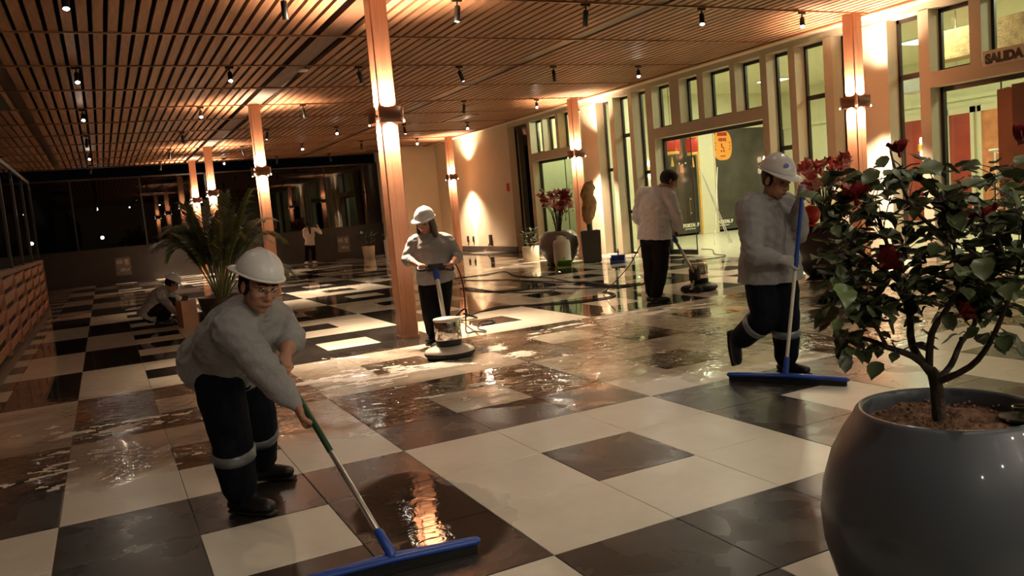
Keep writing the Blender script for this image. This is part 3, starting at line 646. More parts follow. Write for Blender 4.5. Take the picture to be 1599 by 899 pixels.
# outlets and call point on the plain wall
for (y, z, a, b, m_, lb) in [(20.9, 0.40, 0.06, 0.10, 'blackmetal', 'small black wall socket nearer the last column'), (20.45, 0.40, 0.05, 0.09, 'blackmetal', 'small black wall socket right of its twin'), (19.1, 0.36, 0.10, 0.17, 'blackmetal', 'larger black wall box above the skirting'), (17.55, 1.95, 0.06, 0.12, 'redcloth', 'small red call point near the wall corner')]:
    t = thing('wall_box', lb, 'socket', (XF, y, z)); boxo('housing', (XF - 0.03, y - a, z - b), (XF - 0.001, y + a, z + b), M[m_], t); boxo('cover', (XF - 0.036, y - a * 0.7, z - b * 0.7), (XF - 0.03, y + a * 0.7, z + b * 0.7), M[m_], t)

# ------------------------------------------------------------------ people
def remesh(mb, name, m_, voxel, smooth=4, wr=0.0, wf=(9, 9, 9)):
    me0 = bpy.data.meshes.new('tmp'); me0.from_pydata([tuple(q) for q in mb.v], [], mb.f); me0.update()
    ob = bpy.data.objects.new('tmp', me0); COL.objects.link(ob)
    md = ob.modifiers.new('r', 'REMESH'); md.mode = 'VOXEL'; md.voxel_size = voxel
    ms = ob.modifiers.new('s', 'SMOOTH'); ms.factor = 0.5; ms.iterations = smooth
    dg = bpy.context.evaluated_depsgraph_get(); me = bpy.data.meshes.new_from_object(ob.evaluated_get(dg))
    bpy.data.objects.remove(ob); bpy.data.meshes.remove(me0)
    if wr:
        n = len(me.vertices); co = np.empty(n * 3); no = np.empty(n * 3)
        me.vertices.foreach_get('co', co); me.vertices.foreach_get('normal', no); co = co.reshape(-1, 3); no = no.reshape(-1, 3)
        q = co * np.array(wf)
        ph = np.sin(q[:, 0] * 2.1 + 1.3 * np.sin(q[:, 2] * 1.7) + 2.0 * np.sin(q[:, 1] * 0.9)) * np.sin(q[:, 2] * 2.9 + 1.1 * np.sin(q[:, 0] * 1.4) + 1.7 * np.sin(q[:, 1] * 1.9))
        ph2 = np.sin(q[:, 1] * 3.1 + 2.2 * np.sin(q[:, 0] * 1.3) + q[:, 2] * 4.0)
        co = co + no * ((ph * 0.65 + ph2 * 0.35) * wr)[:, None]
        me.vertices.foreach_set('co', co.ravel())
    me.materials.clear(); me.materials.append(m_)
    me.polygons.foreach_set('use_smooth', [True] * len(me.polygons)); me.polygons.foreach_set('material_index', [0] * len(me.polygons)); me.update()
    me.name = name
    return me
def place(me, name, root):
    me.transform(Matrix.Translation(-V(root.location))); return link(name, me, root)
def basis(R, F, U): return Matrix(((R.x, F.x, U.x), (R.y, F.y, U.y), (R.z, F.z, U.z)))
def hand(mb, wr, c, axis, pr, side=1, scale=1.0):
    """a hand closed on a bar: c on the bar's axis, palm on the wrist's side, four fingers around it, thumb the other way"""
    a = V(axis).normalized(); wv = (V(wr) - V(c)); wv = wv - a * wv.dot(a)
    if wv.length < 0.02: wv = a.orthogonal()
    wv.normalize(); t = a.cross(wv) * side; c = V(c); s = scale
    pc = c + wv * (pr + 0.016) + t * 0.004
    mb.loft([V(wr), V(wr).lerp(pc, 0.5), pc + wv * 0.012, pc], [(0.028 * s, 0.021 * s), (0.034 * s, 0.020 * s), (0.042 * s, 0.016 * s), (0.040 * s, 0.013 * s)], wd=a, n=10)
    for i, (off, ln) in enumerate([(0.031, 0.95), (0.0105, 1.05), (-0.0105, 1.0), (-0.030, 0.82)]):
        rf = pr + 0.0085 * s; P = [pc + a * off * s + t * 0.012]
        for th in (35, 80, 125, 170, 170 + 45 * ln): P.append(c + a * (off * s) + (wv * math.cos(math.radians(th)) + t * math.sin(math.radians(th))) * rf * (1.0 if th > 60 else 1.25))
        mb.loft(P, [0.0098 * s, 0.0098 * s, 0.0094 * s, 0.009 * s, 0.0086 * s, 0.0078 * s], n=8, sub=2)
    rf = pr + 0.009 * s; P = [pc + a * 0.030 * s - t * 0.010 + wv * 0.012]
    for th in (-45, -85, -125): P.append(c + a * (0.046 * s) + (wv * math.cos(math.radians(th)) + t * math.sin(math.radians(th))) * rf)
    mb.loft(P, [0.013 * s, 0.012 * s, 0.0105 * s, 0.009 * s], n=8, sub=2)
def open_hand(mb, wr, tip_dir, palm_n, s=1.0, curl=0.35):
    d = V(tip_dir).normalized(); n_ = V(palm_n); n_ = (n_ - d * n_.dot(d)).normalized(); sd = d.cross(n_); wr = V(wr)
    mb.loft([wr, wr + d * 0.04 * s, wr + d * 0.09 * s], [(0.028 * s, 0.02 * s), (0.038 * s, 0.016 * s), (0.042 * s, 0.013 * s)], wd=sd, n=10)
    for off, ln in [(0.031, 0.065), (0.0105, 0.078), (-0.0105, 0.073), (-0.030, 0.056)]:
        b = wr + d * 0.088 * s + sd * off * s
        mb.loft([b, b + (d + n_ * curl * 0.4) * ln * 0.5 * s, b + (d * 0.92 + n_ * curl) * ln * s], [0.0095 * s, 0.009 * s, 0.0075 * s], n=8, sub=2)
    b = wr + d * 0.03 * s + sd * 0.032 * s
    mb.loft([b, b + (d * 0.6 + sd * 0.7) * 0.035 * s, b + (d * 0.9 + sd * 0.75) * 0.062 * s], [0.013 * s, 0.0115 * s, 0.009 * s], n=8, sub=2)
def person(label, J, face, up=(0, 0, 1), w=1.0, shirt='grey_shirt', trousers='navy', helmet=True, hair='hairblack', hairstyle='short', bands=True, hands=None,
           vox=0.007, gloves=False, sleeves=(1.0, 1.0), boots='boot', glasses=False, badge=False, hs=1.0, hem_l=0.09, visor=1):
    J = {k: V(v) for k, v in J.items() if k != 'h'}
    g = (J['anR'] + J['anL']) / 2; root = thing('person', label, 'person', (g.x, g.y, 0))
    F = V(face).normalized(); U0 = V(up); R = F.cross(U0).normalized(); U = R.cross(F).normalized(); hc = J['hea']; B3 = basis(R, F, U)
    def hp(r, f, u): return hc + R * r * hs + F * f * hs + U * u * hs
    def sc(*q): return tuple(x * hs for x in q)
    shd = (J['shR'] - J['shL']).normalized(); hid = (J['hiR'] - J['hiL']).normalized()
    # ---- body: one continuous surface
    b = MB()
    b.ell(hp(0, -0.012, 0.035), sc(0.074, 0.094, 0.088), B3); b.ell(hp(0, 0.022, -0.035), sc(0.060, 0.068, 0.075), B3)
    b.ell(hp(0, 0.056, -0.088), sc(0.028, 0.024, 0.022), B3); b.ell(hp(0, 0.06, -0.055), sc(0.040, 0.030, 0.028), B3)
    for s in (-1, 1):
        b.ell(hp(s * 0.040, 0.052, -0.02), sc(0.026, 0.026, 0.028), B3)
        b.ell(hp(s * 0.076, -0.005, 0.0), sc(0.010, 0.020, 0.033), B3)
        b.ell(hp(s * 0.013, 0.094, -0.028), sc(0.010, 0.012, 0.009), B3)
        b.loft([hp(s * 0.052, 0.066, 0.030), hp(s * 0.030, 0.082, 0.034), hp(s * 0.008, 0.086, 0.028)], [0.010 * hs, 0.011 * hs, 0.009 * hs], n=8)
    b.loft([hp(0, 0.080, 0.024), hp(0, 0.094, 0.0), hp(0, 0.106, -0.025)], [0.010 * hs, 0.012 * hs, 0.014 * hs], n=8)
    b.ell(hp(0, 0.086, -0.056), sc(0.024, 0.010, 0.006), B3); b.ell(hp(0, 0.084, -0.067), sc(0.020, 0.010, 0.007), B3)
    b.loft([J['nec'].lerp(J['che'], 0.15), J['nec'], hp(0, -0.02, -0.045)], [0.062 * w, 0.054, 0.052], n=12, sub=2)
    b.loft([J['pel'], J['pel'].lerp(J['che'], 0.5), J['che'], J['nec'].lerp(J['che'], 0.35)], [(0.14 * w, 0.10 * w), (0.125 * w, 0.09 * w), (0.145 * w, 0.10 * w), (0.11 * w, 0.07 * w)], wd=[hid, hid.lerp(shd, .5), shd, shd], n=16)
    for s in ('R', 'L'):
        b.loft([J['nec'].lerp(J['sh' + s], 0.35), J['sh' + s], J['sh' + s].lerp(J['el' + s], 0.5), J['el' + s], J['el' + s].lerp(J['wr' + s], 0.4), J['wr' + s]],
               [0.05 * w, 0.056 * w, 0.046 * w, 0.039 * w, 0.038 * w, 0.026], n=12, sub=2)
        b.loft([J['hi' + s], J['hi' + s].lerp(J['kn' + s], 0.5), J['kn' + s], J['kn' + s].lerp(J['an' + s], 0.35), J['kn' + s].lerp(J['an' + s], 0.9)], [0.082 * w, 0.072 * w, 0.054 * w, 0.050 * w, 0.034], n=12, sub=2)
        hd = hands[s]
        if not gloves:
            if hd[0] == 'grip': hand(b, J['wr' + s], hd[1], hd[2], hd[3], hd[4])
            else: open_hand(b, J['wr' + s], hd[1], hd[2])
    place(remesh(b, 'body', M['skin'], vox, 3), 'body', root)
    if gloves:
        for s in ('R', 'L'):
            gm = MB(); hd = hands[s]
            if hd[0] == 'grip': hand(gm, J['wr' + s], hd[1], hd[2], hd[3], hd[4], 1.08)
            gm.loft([J['wr' + s].lerp(J['el' + s], 0.14), J['wr' + s]], [0.037, 0.032], n=10)
            place(remesh(gm, 'glove', M['glove'], 0.0055, 2), 'glove', root)
    for s in (-1, 1):
        e = MB(); e.ell(hp(s * 0.031, 0.080, 0.012), sc(0.0125, 0.0095, 0.006), B3, 10, 6); place(e.mesh('eye', M['eye'], True), 'eye', root)
        e = MB(); e.loft([hp(s * 0.050, 0.077, 0.034), hp(s * 0.032, 0.092, 0.041), hp(s * 0.014, 0.095, 0.036)], [0.0035, 0.0045, 0.004], n=6); place(e.mesh('eyebrow', M[hair], True), 'eyebrow', root)
    e = MB(); e.ell(hp(0, 0.0945, -0.061), sc(0.022, 0.004, 0.0055), B3, 12, 6); place(e.mesh('mouth', M['lip'], True), 'mouth', root)
    # ---- shirt
    sp_ = (J['che'] - J['pel']).normalized(); t = MB()
    hem = J['pel'] - sp_ * hem_l
    t.loft([hem, J['pel'], J['pel'].lerp(J['che'], 0.5), J['che'], J['nec'].lerp(J['che'], 0.45), J['nec'].lerp(J['che'], 0.12), J['nec'] + (J['nec'] - J['che']).normalized() * 0.012],
           [(0.192 * w, 0.166 * w), (0.186 * w, 0.156 * w), (0.166 * w, 0.130 * w), (0.182 * w, 0.130 * w), (0.172 * w, 0.112 * w), (0.105 * w, 0.080 * w), (0.066, 0.062)], wd=[hid, hid, hid.lerp(shd, .5), shd, shd, shd, shd] if False else shd.lerp(hid, .3), n=24, sub=3, flat0=True)
    for s, f_ in zip(('R', 'L'), sleeves):
        pts = [J['nec'].lerp(J['sh' + s], 0.45), J['sh' + s], J['sh' + s].lerp(J['el' + s], 0.5), J['el' + s]]; rr = [0.066 * w, 0.080 * w, 0.067 * w, 0.057 * w]
        if f_ > 0.4: pts += [J['el' + s].lerp(J['wr' + s], 0.5), J['el' + s].lerp(J['wr' + s], 0.92)]; rr += [0.051 * w, 0.038]
        elif f_ > 0: pts += [J['el' + s].lerp(J['wr' + s], f_)]; rr += [0.055 * w]
        t.loft(pts, rr, n=14, sub=3)
    place(remesh(t, 'shirt', M[shirt], vox * 1.15, 4, 0.0060, (15, 15, 19)), 'shirt', root)
    # ---- collar
    cu = (J['nec'] - J['che']).normalized(); cl = MB(); c0 = J['nec'] + cu * 0.008; A = (shd - cu * shd.dot(cu)).normalized(); Bv = cu.cross(A); n = 20; ring = []
    for i in range(n): th = 2 * PI * i / n; ring.append(c0 + A * 0.068 * math.cos(th) + Bv * 0.064 * math.sin(th))
    cl.loft(ring + ring[:1], [0.010] * (n + 1), n=6, caps=False); place(cl.mesh('collar', M[shirt], True), 'collar', root)
    # ---- trousers
    q = MB()
    q.loft([J['pel'] + sp_ * 0.07, J['pel'], (J['hiR'] + J['hiL']) / 2 - V((0, 0, 0.04))], [(0.140 * w, 0.104 * w), (0.158 * w, 0.122 * w), (0.150 * w, 0.115 * w)], wd=hid, n=20, sub=2)
    for s in ('R', 'L'):
        q.loft([J['hi' + s], J['hi' + s].lerp(J['kn' + s], 0.5), J['kn' + s], J['kn' + s].lerp(J['an' + s], 0.4), J['kn' + s].lerp(J['an' + s], 0.88)], [0.092 * w, 0.089 * w, 0.077 * w, 0.075 * w, 0.066 * w], n=14, sub=3)
    place(remesh(q, 'trousers', M[trousers], vox * 1.2, 5, 0.0045), 'trousers', root)
    if bands:
        for s in ('R', 'L'):
            a_, b_ = J['kn' + s].lerp(J['an' + s], 0.22), J['kn' + s].lerp(J['an' + s], 0.38); x_ = MB()
            x_.loft([a_, a_.lerp(b_, .5), b_], [0.0812 * w, 0.0812 * w, 0.0798 * w], n=20, caps=False); place(x_.mesh('reflective_band', M['reflect'], True), 'reflective_band', root)
    # ---- boots
    for s in ('R', 'L'):
        an, to = J['an' + s], J['to' + s]; d = (to - an); sh = (J['kn' + s] - an).normalized(); fl = d - sh * d.dot(sh)
        if d.length < 1e-4: d = V((1, 0, 0))
        dn = d.normalized(); fwd = (to - an); fwd = V((fwd.x, fwd.y, 0)) if an.z < 0.14 else fwd
        fwd.normalize(); dnv = V((0, 0, -1)) if an.z < 0.14 else -(sh - fwd * sh.dot(fwd)).normalized()
        side = fwd.cross(dnv); b2 = MB()
        base = an + dnv * 0.045
        b2.loft([an + sh * 0.19, an + sh * 0.07, an, base - fwd * 0.01], [0.056 * w, 0.054 * w, 0.050, (0.044, 0.05)], n=14, sub=2, wd=side)
        b2.loft([base - fwd * 0.045, base, base + fwd * 0.09, base + fwd * 0.16], [(0.040, 0.036), (0.044, 0.046), (0.050, 0.040), (0.042, 0.030)], wd=side, n=14, sub=2)
        o = place(remesh(b2, 'boot', M[boots], vox, 3), 'boot', root)
        so = MB(); so.loft([base + dnv * 0.030 - fwd * 0.062, base + dnv * 0.032 + fwd * 0.05, base + dnv * 0.032 + fwd * 0.188], [(0.038, 0.010), (0.046, 0.010), (0.036, 0.010)], wd=side, n=12, sub=3)
        place(so.mesh('sole', M['rubber'], True), 'sole', o) if False else place(so.mesh('sole', M['rubber'], True), 'sole', root)
    # ---- hair
    h = MB()
    h.ell(hp(0, -0.026, 0.036), sc(0.083, 0.092, 0.094), B3)
    for s in (-1, 1): h.ell(hp(s * 0.066, -0.02, 0.005), sc(0.018, 0.045, 0.05), B3)
    if hairstyle == 'long':
        for s in (-1, 1): h.loft([hp(s * 0.066, -0.01, 0.03), hp(s * 0.084, -0.005, -0.05), hp(s * 0.092, 0.0, -0.13), hp(s * 0.085, 0.01, -0.18)], [(0.022, 0.05), (0.024, 0.055), (0.024, 0.045), (0.012, 0.025)], wd=R, n=10, sub=2)
        h.loft([hp(0, -0.07, 0.02), hp(0, -0.09, -0.08), hp(0, -0.085, -0.17)], [(0.08, 0.04), (0.085, 0.035), (0.07, 0.02)], wd=R, n=12, sub=2)
    if hairstyle == 'tail':
        h.loft([hp(0, -0.09, 0.0), hp(0, -0.14, -0.08), hp(0.01, -0.15, -0.22), hp(0.02, -0.14, -0.40)], [0.035, 0.04, 0.038, 0.015], n=10, sub=2)
    if hairstyle == 'bun': h.ell(hp(0, -0.10, -0.02), sc(0.045, 0.04, 0.045), B3)
    if hairstyle == 'full': h.ell(hp(0, -0.008, 0.062), sc(0.088, 0.100, 0.078), B3)
    place(remesh(h, 'hair', M[hair], max(vox, 0.007), 2), 'hair', root)
    # ---- hard hat with visor, ridge and rain gutter
    if helmet:
        hb = MB(); nu, nv = 28, 9; c0 = (0, -0.010, 0.062); vo = []
        def hpt(th, ph, k=1.0):
            return hp(c0[0] + 0.104 * k * math.cos(ph) * math.sin(th), c0[1] + 0.128 * k * math.cos(ph) * math.cos(th), c0[2] + 0.118 * k * math.sin(ph))
        for k in (1.0, 0.94):
            for i in range(nv):
                ph = PI / 2 * i / nv
                for j in range(nu):
                    th = 2 * PI * j / nu; rid = 0.006 * max(0, 1 - abs(math.sin(th)) * (1 + 9 * math.cos(ph)) ) if k == 1.0 else 0
                    vo.append(hpt(th, ph, k + rid * 8))
            vo.append(hpt(0, PI / 2, k + 0.03 * (k == 1.0)))
        S = nu * nv + 1; fs = []
        for o_, rev in ((0, False), (S, True)):
            for i in range(nv - 1):
                for j in range(nu):
                    f = (o_ + i * nu + j, o_ + (i + 1) * nu + j, o_ + (i + 1) * nu + (j + 1) % nu, o_ + i * nu + (j + 1) % nu); fs.append(f[::-1] if rev else f)
            for j in range(nu):
                f = (o_ + (nv - 1) * nu + j, o_ + nu * nv, o_ + (nv - 1) * nu + (j + 1) % nu); fs.append(f[::-1] if rev else f)
        for j in range(nu): fs.append((j, (j + 1) % nu, S + (j + 1) % nu, S + j))
        hb.add(vo, fs); he = place(hb.mesh('hard_hat', M['helmet'], True), 'hard_hat', root)
        vb = MB(); vo = []; n = 36
        for k in range(n):
            th = 2 * PI * k / n; front = max(0, visor * math.cos(th)) ** 1.5
            for (e_, dz) in ((0.99, 0.004), (1.07 + 0.0 * front, 0.002)):
                ex = 0.052 * front if e_ > 1 else 0
                p0 = hpt(th, 0, e_); dirv = (R * math.sin(th) + F * math.cos(th)); vo.append(p0 + dirv * ex * hs + U * (dz - 0.016 * front * (e_ > 1)))
                vo.append(p0 + dirv * ex * hs + U * (dz - 0.007 - 0.016 * front * (e_ > 1)))
        fs = []
        for k in range(n):
            a_, b_ = 4 * k, 4 * ((k + 1) % n); fs += [(a_, a_ + 2, b_ + 2, b_), (a_ + 1, b_ + 1, b_ + 3, a_ + 3), (a_ + 2, a_ + 3, b_ + 3, b_ + 2)]
        vb.add(vo, fs); o = link('brim', vb.mesh('brim', M['helmet'], True, root.location), he)
        if badge:
            bd = MB(); c_ = hpt(0.55, 0.55, 1.03); nn = (c_ - hp(*c0)).normalized(); bd.loft([c_ - nn * 0.002, c_ + nn * 0.002], [0.017, 0.017], n=16, caps=False)
            link('badge', bd.mesh('badge', M['blue'], False, root.location), he)
    if glasses:
        gl = MB()
        for s in (-1, 1):
            ring = [hp(s * 0.032 + 0.024 * math.cos(2 * PI * i / 16), 0.104, 0.008 + 0.018 * math.sin(2 * PI * i / 16)) for i in range(17)]
            gl.tube(ring, 0.0022, 6); gl.tube([hp(s * 0.056, 0.102, 0.014), hp(s * 0.080, 0.0, 0.012)], 0.002, 6)
        gl.tube([hp(-0.009, 0.105, 0.01), hp(0.009, 0.105, 0.01)], 0.0022, 6)
        place(gl.mesh('glasses', M['chrome'], True), 'glasses', root)
        e = MB(); e.ell(hp(0.08, -0.0, -0.034), sc(0.006, 0.006, 0.006), None, 8, 6); place(e.mesh('earring', M['chrome'], True), 'earring', root)
    return root
def toward(h, right, to_cam, down):
    """facing vector given as right / towards-camera / down components about the person's view direction"""
    h = V((h[0], h[1], 0)); r = V((h.y, -h.x, 0)); return (r * right - h * to_cam - V((0, 0, down))).normalized()

P6=dict(pel=(2.789,-0.169,0.829),che=(2.775,-0.184,1.086),nec=(2.802,-0.182,1.266),hea=(2.806,-0.256,1.396),shR=(2.615,-0.181,1.217),elR=(2.500,-0.330,0.915),wrR=(2.605,-0.468,0.869),haR=(2.677,-0.508,0.844),shL=(2.951,-0.189,1.209),elL=(2.916,-0.323,1.008),wrL=(2.820,-0.440,1.235),haL=(2.788,-0.506,1.312),hiR=(2.696,-0.162,0.784),hiL=(2.881,-0.176,0.763),knR=(2.649,-0.228,0.441),anR=(2.635,0.024,0.260),toR=(2.646,0.013,0.058),knL=(2.823,-0.259,0.428),anL=(2.878,-0.187,0.090),toL=(2.908,-0.371,0.035),poT=(2.800,-0.503,1.346),poB=(2.654,-0.387,0.036),h=(0.702,0.712))
P1=dict(pel=(-0.967,-0.295,0.751),che=(-0.896,-0.506,0.891),nec=(-0.836,-0.654,1.005),hea=(-0.834,-0.755,1.118),shR=(-0.963,-0.699,0.944),elR=(-0.865,-0.912,0.749),wrR=(-0.775,-1.004,0.605),haR=(-0.739,-1.008,0.545),shL=(-0.734,-0.465,0.926),elL=(-0.690,-0.600,0.843),wrL=(-0.745,-0.725,0.790),haL=(-0.785,-0.781,0.745),hiR=(-1.024,-0.389,0.750),hiL=(-0.887,-0.225,0.722),knR=(-1.005,-0.513,0.418),anR=(-0.983,-0.435,0.090),toR=(-0.862,-0.570,0.035),knL=(-0.831,-0.211,0.413),anL=(-0.802,0.047,0.090),toL=(-0.644,-0.093,0.035),poT=(-0.803,-0.759,0.796),poB=(-0.616,-1.487,0.044),h=(0.121,0.993))
P4=dict(pel=(1.679,3.586,0.745),che=(1.657,3.573,0.940),nec=(1.684,3.584,1.155),hea=(1.614,3.557,1.277),shR=(1.512,3.649,1.077),elR=(1.401,3.627,0.918),wrR=(1.426,3.414,0.873),haR=(1.442,3.333,0.840),shL=(1.850,3.564,1.057),elL=(1.917,3.496,0.900),wrL=(1.784,3.333,0.843),haL=(1.712,3.253,0.819),hiR=(1.597,3.617,0.685),hiL=(1.763,3.576,0.667),knR=(1.572,3.567,0.38),anR=(1.604,3.614,0.090),toR=(1.503,3.492,0.035),knL=(1.712,3.546,0.37),anL=(1.726,3.622,0.090),toL=(1.647,3.491,0.035),h=(0.353,0.936))
P5=dict(pel=(4.789,3.868,0.900),che=(4.803,3.858,1.158),nec=(4.855,3.819,1.410),hea=(4.975,3.755,1.518),shR=(4.892,3.667,1.335),elR=(4.994,3.653,1.023),wrR=(5.068,3.785,0.906),haR=(5.089,3.870,0.856),shL=(4.770,4.032,1.378),elL=(4.730,4.136,1.090),wrL=(4.956,4.118,0.921),haL=(5.111,4.003,0.864),hiR=(4.815,3.774,0.865),hiL=(4.771,3.981,0.879),knR=(4.798,3.799,0.445),anR=(4.728,3.851,0.090),toR=(4.886,3.672,0.035),knL=(4.772,3.980,0.443),anL=(4.768,3.983,0.090),toL=(4.934,3.835,0.035),h=(0.596,0.803))
P2=dict(pel=(-0.919,9.203,0.232),che=(-0.779,9.177,0.456),nec=(-0.663,9.192,0.571),hea=(-0.557,9.187,0.629),shR=(-0.754,9.036,0.500),elR=(-0.612,8.990,0.267),wrR=(-0.444,8.983,0.124),haR=(-0.366,8.979,0.083),shL=(-0.636,9.351,0.490),elL=(-0.471,9.344,0.283),wrL=(-0.380,9.280,0.132),haL=(-0.320,9.257,0.094),hiR=(-0.933,9.103,0.222),hiL=(-0.887,9.302,0.220),knR=(-0.599,9.049,0.381),anR=(-0.797,9.098,0.090),toR=(-0.623,9.070,0.035),knL=(-0.546,9.307,0.356),anL=(-0.730,9.295,0.090),toL=(-0.551,9.287,0.035),h=(0.043,0.999))
P3=dict(pel=(4.935,23.760,0.735),che=(4.970,23.752,1.014),nec=(4.970,23.752,1.213),hea=(4.951,23.787,1.360),shL=(4.820,23.785,1.183),elL=(4.789,23.843,0.987),wrL=(4.859,23.930,0.848),haL=(4.886,23.975,0.801),shR=(5.156,23.711,1.174),elR=(5.354,23.770,1.023),wrR=(5.318,23.983,1.253),haR=(5.327,24.083,1.321),hiL=(4.847,23.779,0.689),hiR=(5.014,23.742,0.673),knL=(4.808,23.790,0.388),anL=(4.769,23.800,0.09),toL=(4.710,23.707,0.035),knR=(5.028,23.739,0.374),anR=(5.000,23.745,0.090),toR=(5.024,23.649,0.035),h=(0.213,0.977))

pa1 = (V(P1['poB']) - V(P1['poT'])).normalized(); pt1 = V(P1['poT'])
def on_line(p, d, q): return p + d * (V(q) - p).dot(d)
cR, cL = on_line(pt1, pa1, P1['haR']), on_line(pt1, pa1, P1['haL'])
person('woman in white hard hat and grey shirt bending over a squeegee in front', P1, toward(P1['h'], 0.40, 0.84, 0.30), (0.10, 0.1, 1), 1.28, hairstyle='bun', hair='hairblack', glasses=True,
       hands={'R': ('grip', cR, pa1, 0.013, 1), 'L': ('grip', cL, pa1, 0.013, -1)}, sleeves=(1.0, 0.2), vox=0.0062, visor=-1, hs=0.97, hem_l=0.02)
pa6 = (V(P6['poB']) - V(P6['poT'])).normalized(); pt6 = V(P6['poT'])
c6R, c6L = on_line(pt6, pa6, P6['haR']), on_line(pt6, pa6, P6['haL'])
person('man in white hard hat and grey shirt striding with a blue squeegee', P6, toward(P6['h'], 0.70, 0.62, 0.36), (0.05, 0, 1), 1.26, hairstyle='short', gloves=True, badge=True,
       hands={'R': ('grip', c6R, pa6, 0.013, 1), 'L': ('grip', c6L, pa6, 0.013, -1)}, vox=0.0065, hem_l=0.13, hs=1.06)
bar4 = (V(P4['haL']) - V(P4['haR'])).normalized()
person('woman in white hard hat guiding a floor polisher beside the near column', P4, toward(P4['h'], -0.42, 0.84, 0.22), (0, 0, 1), 1.12, hairstyle='long', hair='hairbrown', trousers='blacktr', bands=False,
       hands={'R': ('grip', P4['haR'], bar4, 0.014, 1), 'L': ('grip', P4['haL'], bar4, 0.014, -1)}, sleeves=(0.3, 0.3), vox=0.0075, hs=1.02)
bar5 = V((0.13, 0.98, 0.02)).normalized()
person('dark-haired man in pale shirt seen from behind, guiding a polisher', P5, toward(P5['h'], 0.86, -0.25, 0.42), (0, 0, 1), 1.22, shirt='pale_shirt', trousers='blacktr', helmet=False, hairstyle='full', bands=False,
       hands={'R': ('grip', P5['haR'], bar5, 0.014, -1), 'L': ('grip', P5['haL'], bar5, 0.014, 1)}, vox=0.008, hs=1.1)
person('person in hard hat squatting on the floor beside the palm', P2, toward(P2['h'], 0.85, -0.12, 0.50), (0.1, 0, 1), 1.0, hairstyle='short', bands=False, trousers='blacktr',
       hands={'R': ('open', (0.9, 0.1, -0.3), (0.2, 0.2, -0.9)), 'L': ('open', (0.9, -0.2, -0.3), (0.2, -0.2, -0.9))}, vox=0.010)
person('far woman in pale shirt with ponytail wiping the dark end wall', P3, (0.05, 0.98, 0.05), (0, 0, 1), 0.92, shirt='pale_shirt', trousers='blacktr', helmet=False, hairstyle='tail', bands=False, boots='white_p',
       hands={'R': ('open', (0.1, 0.7, 0.6), (0, 0.8, -0.4)), 'L': ('open', (0.1, 0.5, -0.7), (0.2, 0.8, 0.2))}, vox=0.011)

# ------------------------------------------------------------------ squeegees
def squeegee(label, top, bot, wdir, ln, parts, hd=0.05):
    t = thing('floor_squeegee', label, 'squeegee', (bot[0], bot[1], 0)); top = V(top); bot = V(bot); d = bot - top; wv = V(wdir).normalized()
    for (nm, a, b, r, m_) in parts:
        mb = MB(); mb.loft([top + d * a, top + d * b], [r, r], n=12); mb.build(nm, M[m_], t, True)
    hc_ = V((bot.x, bot.y, 0.045)); sd = wv.cross(V((0, 0, 1)))
    mb = MB(); mb.loft([bot - d.normalized() * 0.10, bot, V((bot.x, bot.y, 0.05))], [0.019, 0.021, 0.026], n=12); mb.build('socket', M['blue'], t, True)
    mb = MB(); n = 14
    pts = [hc_ + wv * (ln * (i / n - 0.5)) + V((0, 0, 0.012 * (1 - abs(2 * i / n - 1)))) for i in range(n + 1)]
    mb.loft(pts, [(0.024 + 0.012 * (1 - abs(2 * i / n - 1)), 0.017) for i in range(n + 1)], wd=sd, n=12); mb.build('head', M['blue'], t, True)
    mb = MB(); Rm = basis(wv, sd, V((0, 0, 1)))
    for k in (-1, 1): mb.box(hc_ + sd * 0.014 * k - V((0, 0, 0.022)), (ln * 0.99, 0.008, 0.042), Rm)
    mb.build('rubber_blade', M['rubber'], t)
    return t
squeegee('blue squeegee pushed by the striding man', P6['poT'], (2.654, -0.40, 0.075), (0.46, -0.80, 0), 0.80, [('upper_pole', 0.0, 0.44, 0.014, 'blue'), ('lower_pole', 0.44, 0.97, 0.0125, 'creampole')])
squeegee('blue squeegee on a green and grey pole in the foreground', P1['poT'], (-0.58, -1.54, 0.075), (0.995, -0.10, 0), 0.70, [('grip_sleeve', -0.05, 0.52, 0.014, 'green_grip'), ('lower_pole', 0.50, 0.98, 0.0125, 'alu')])

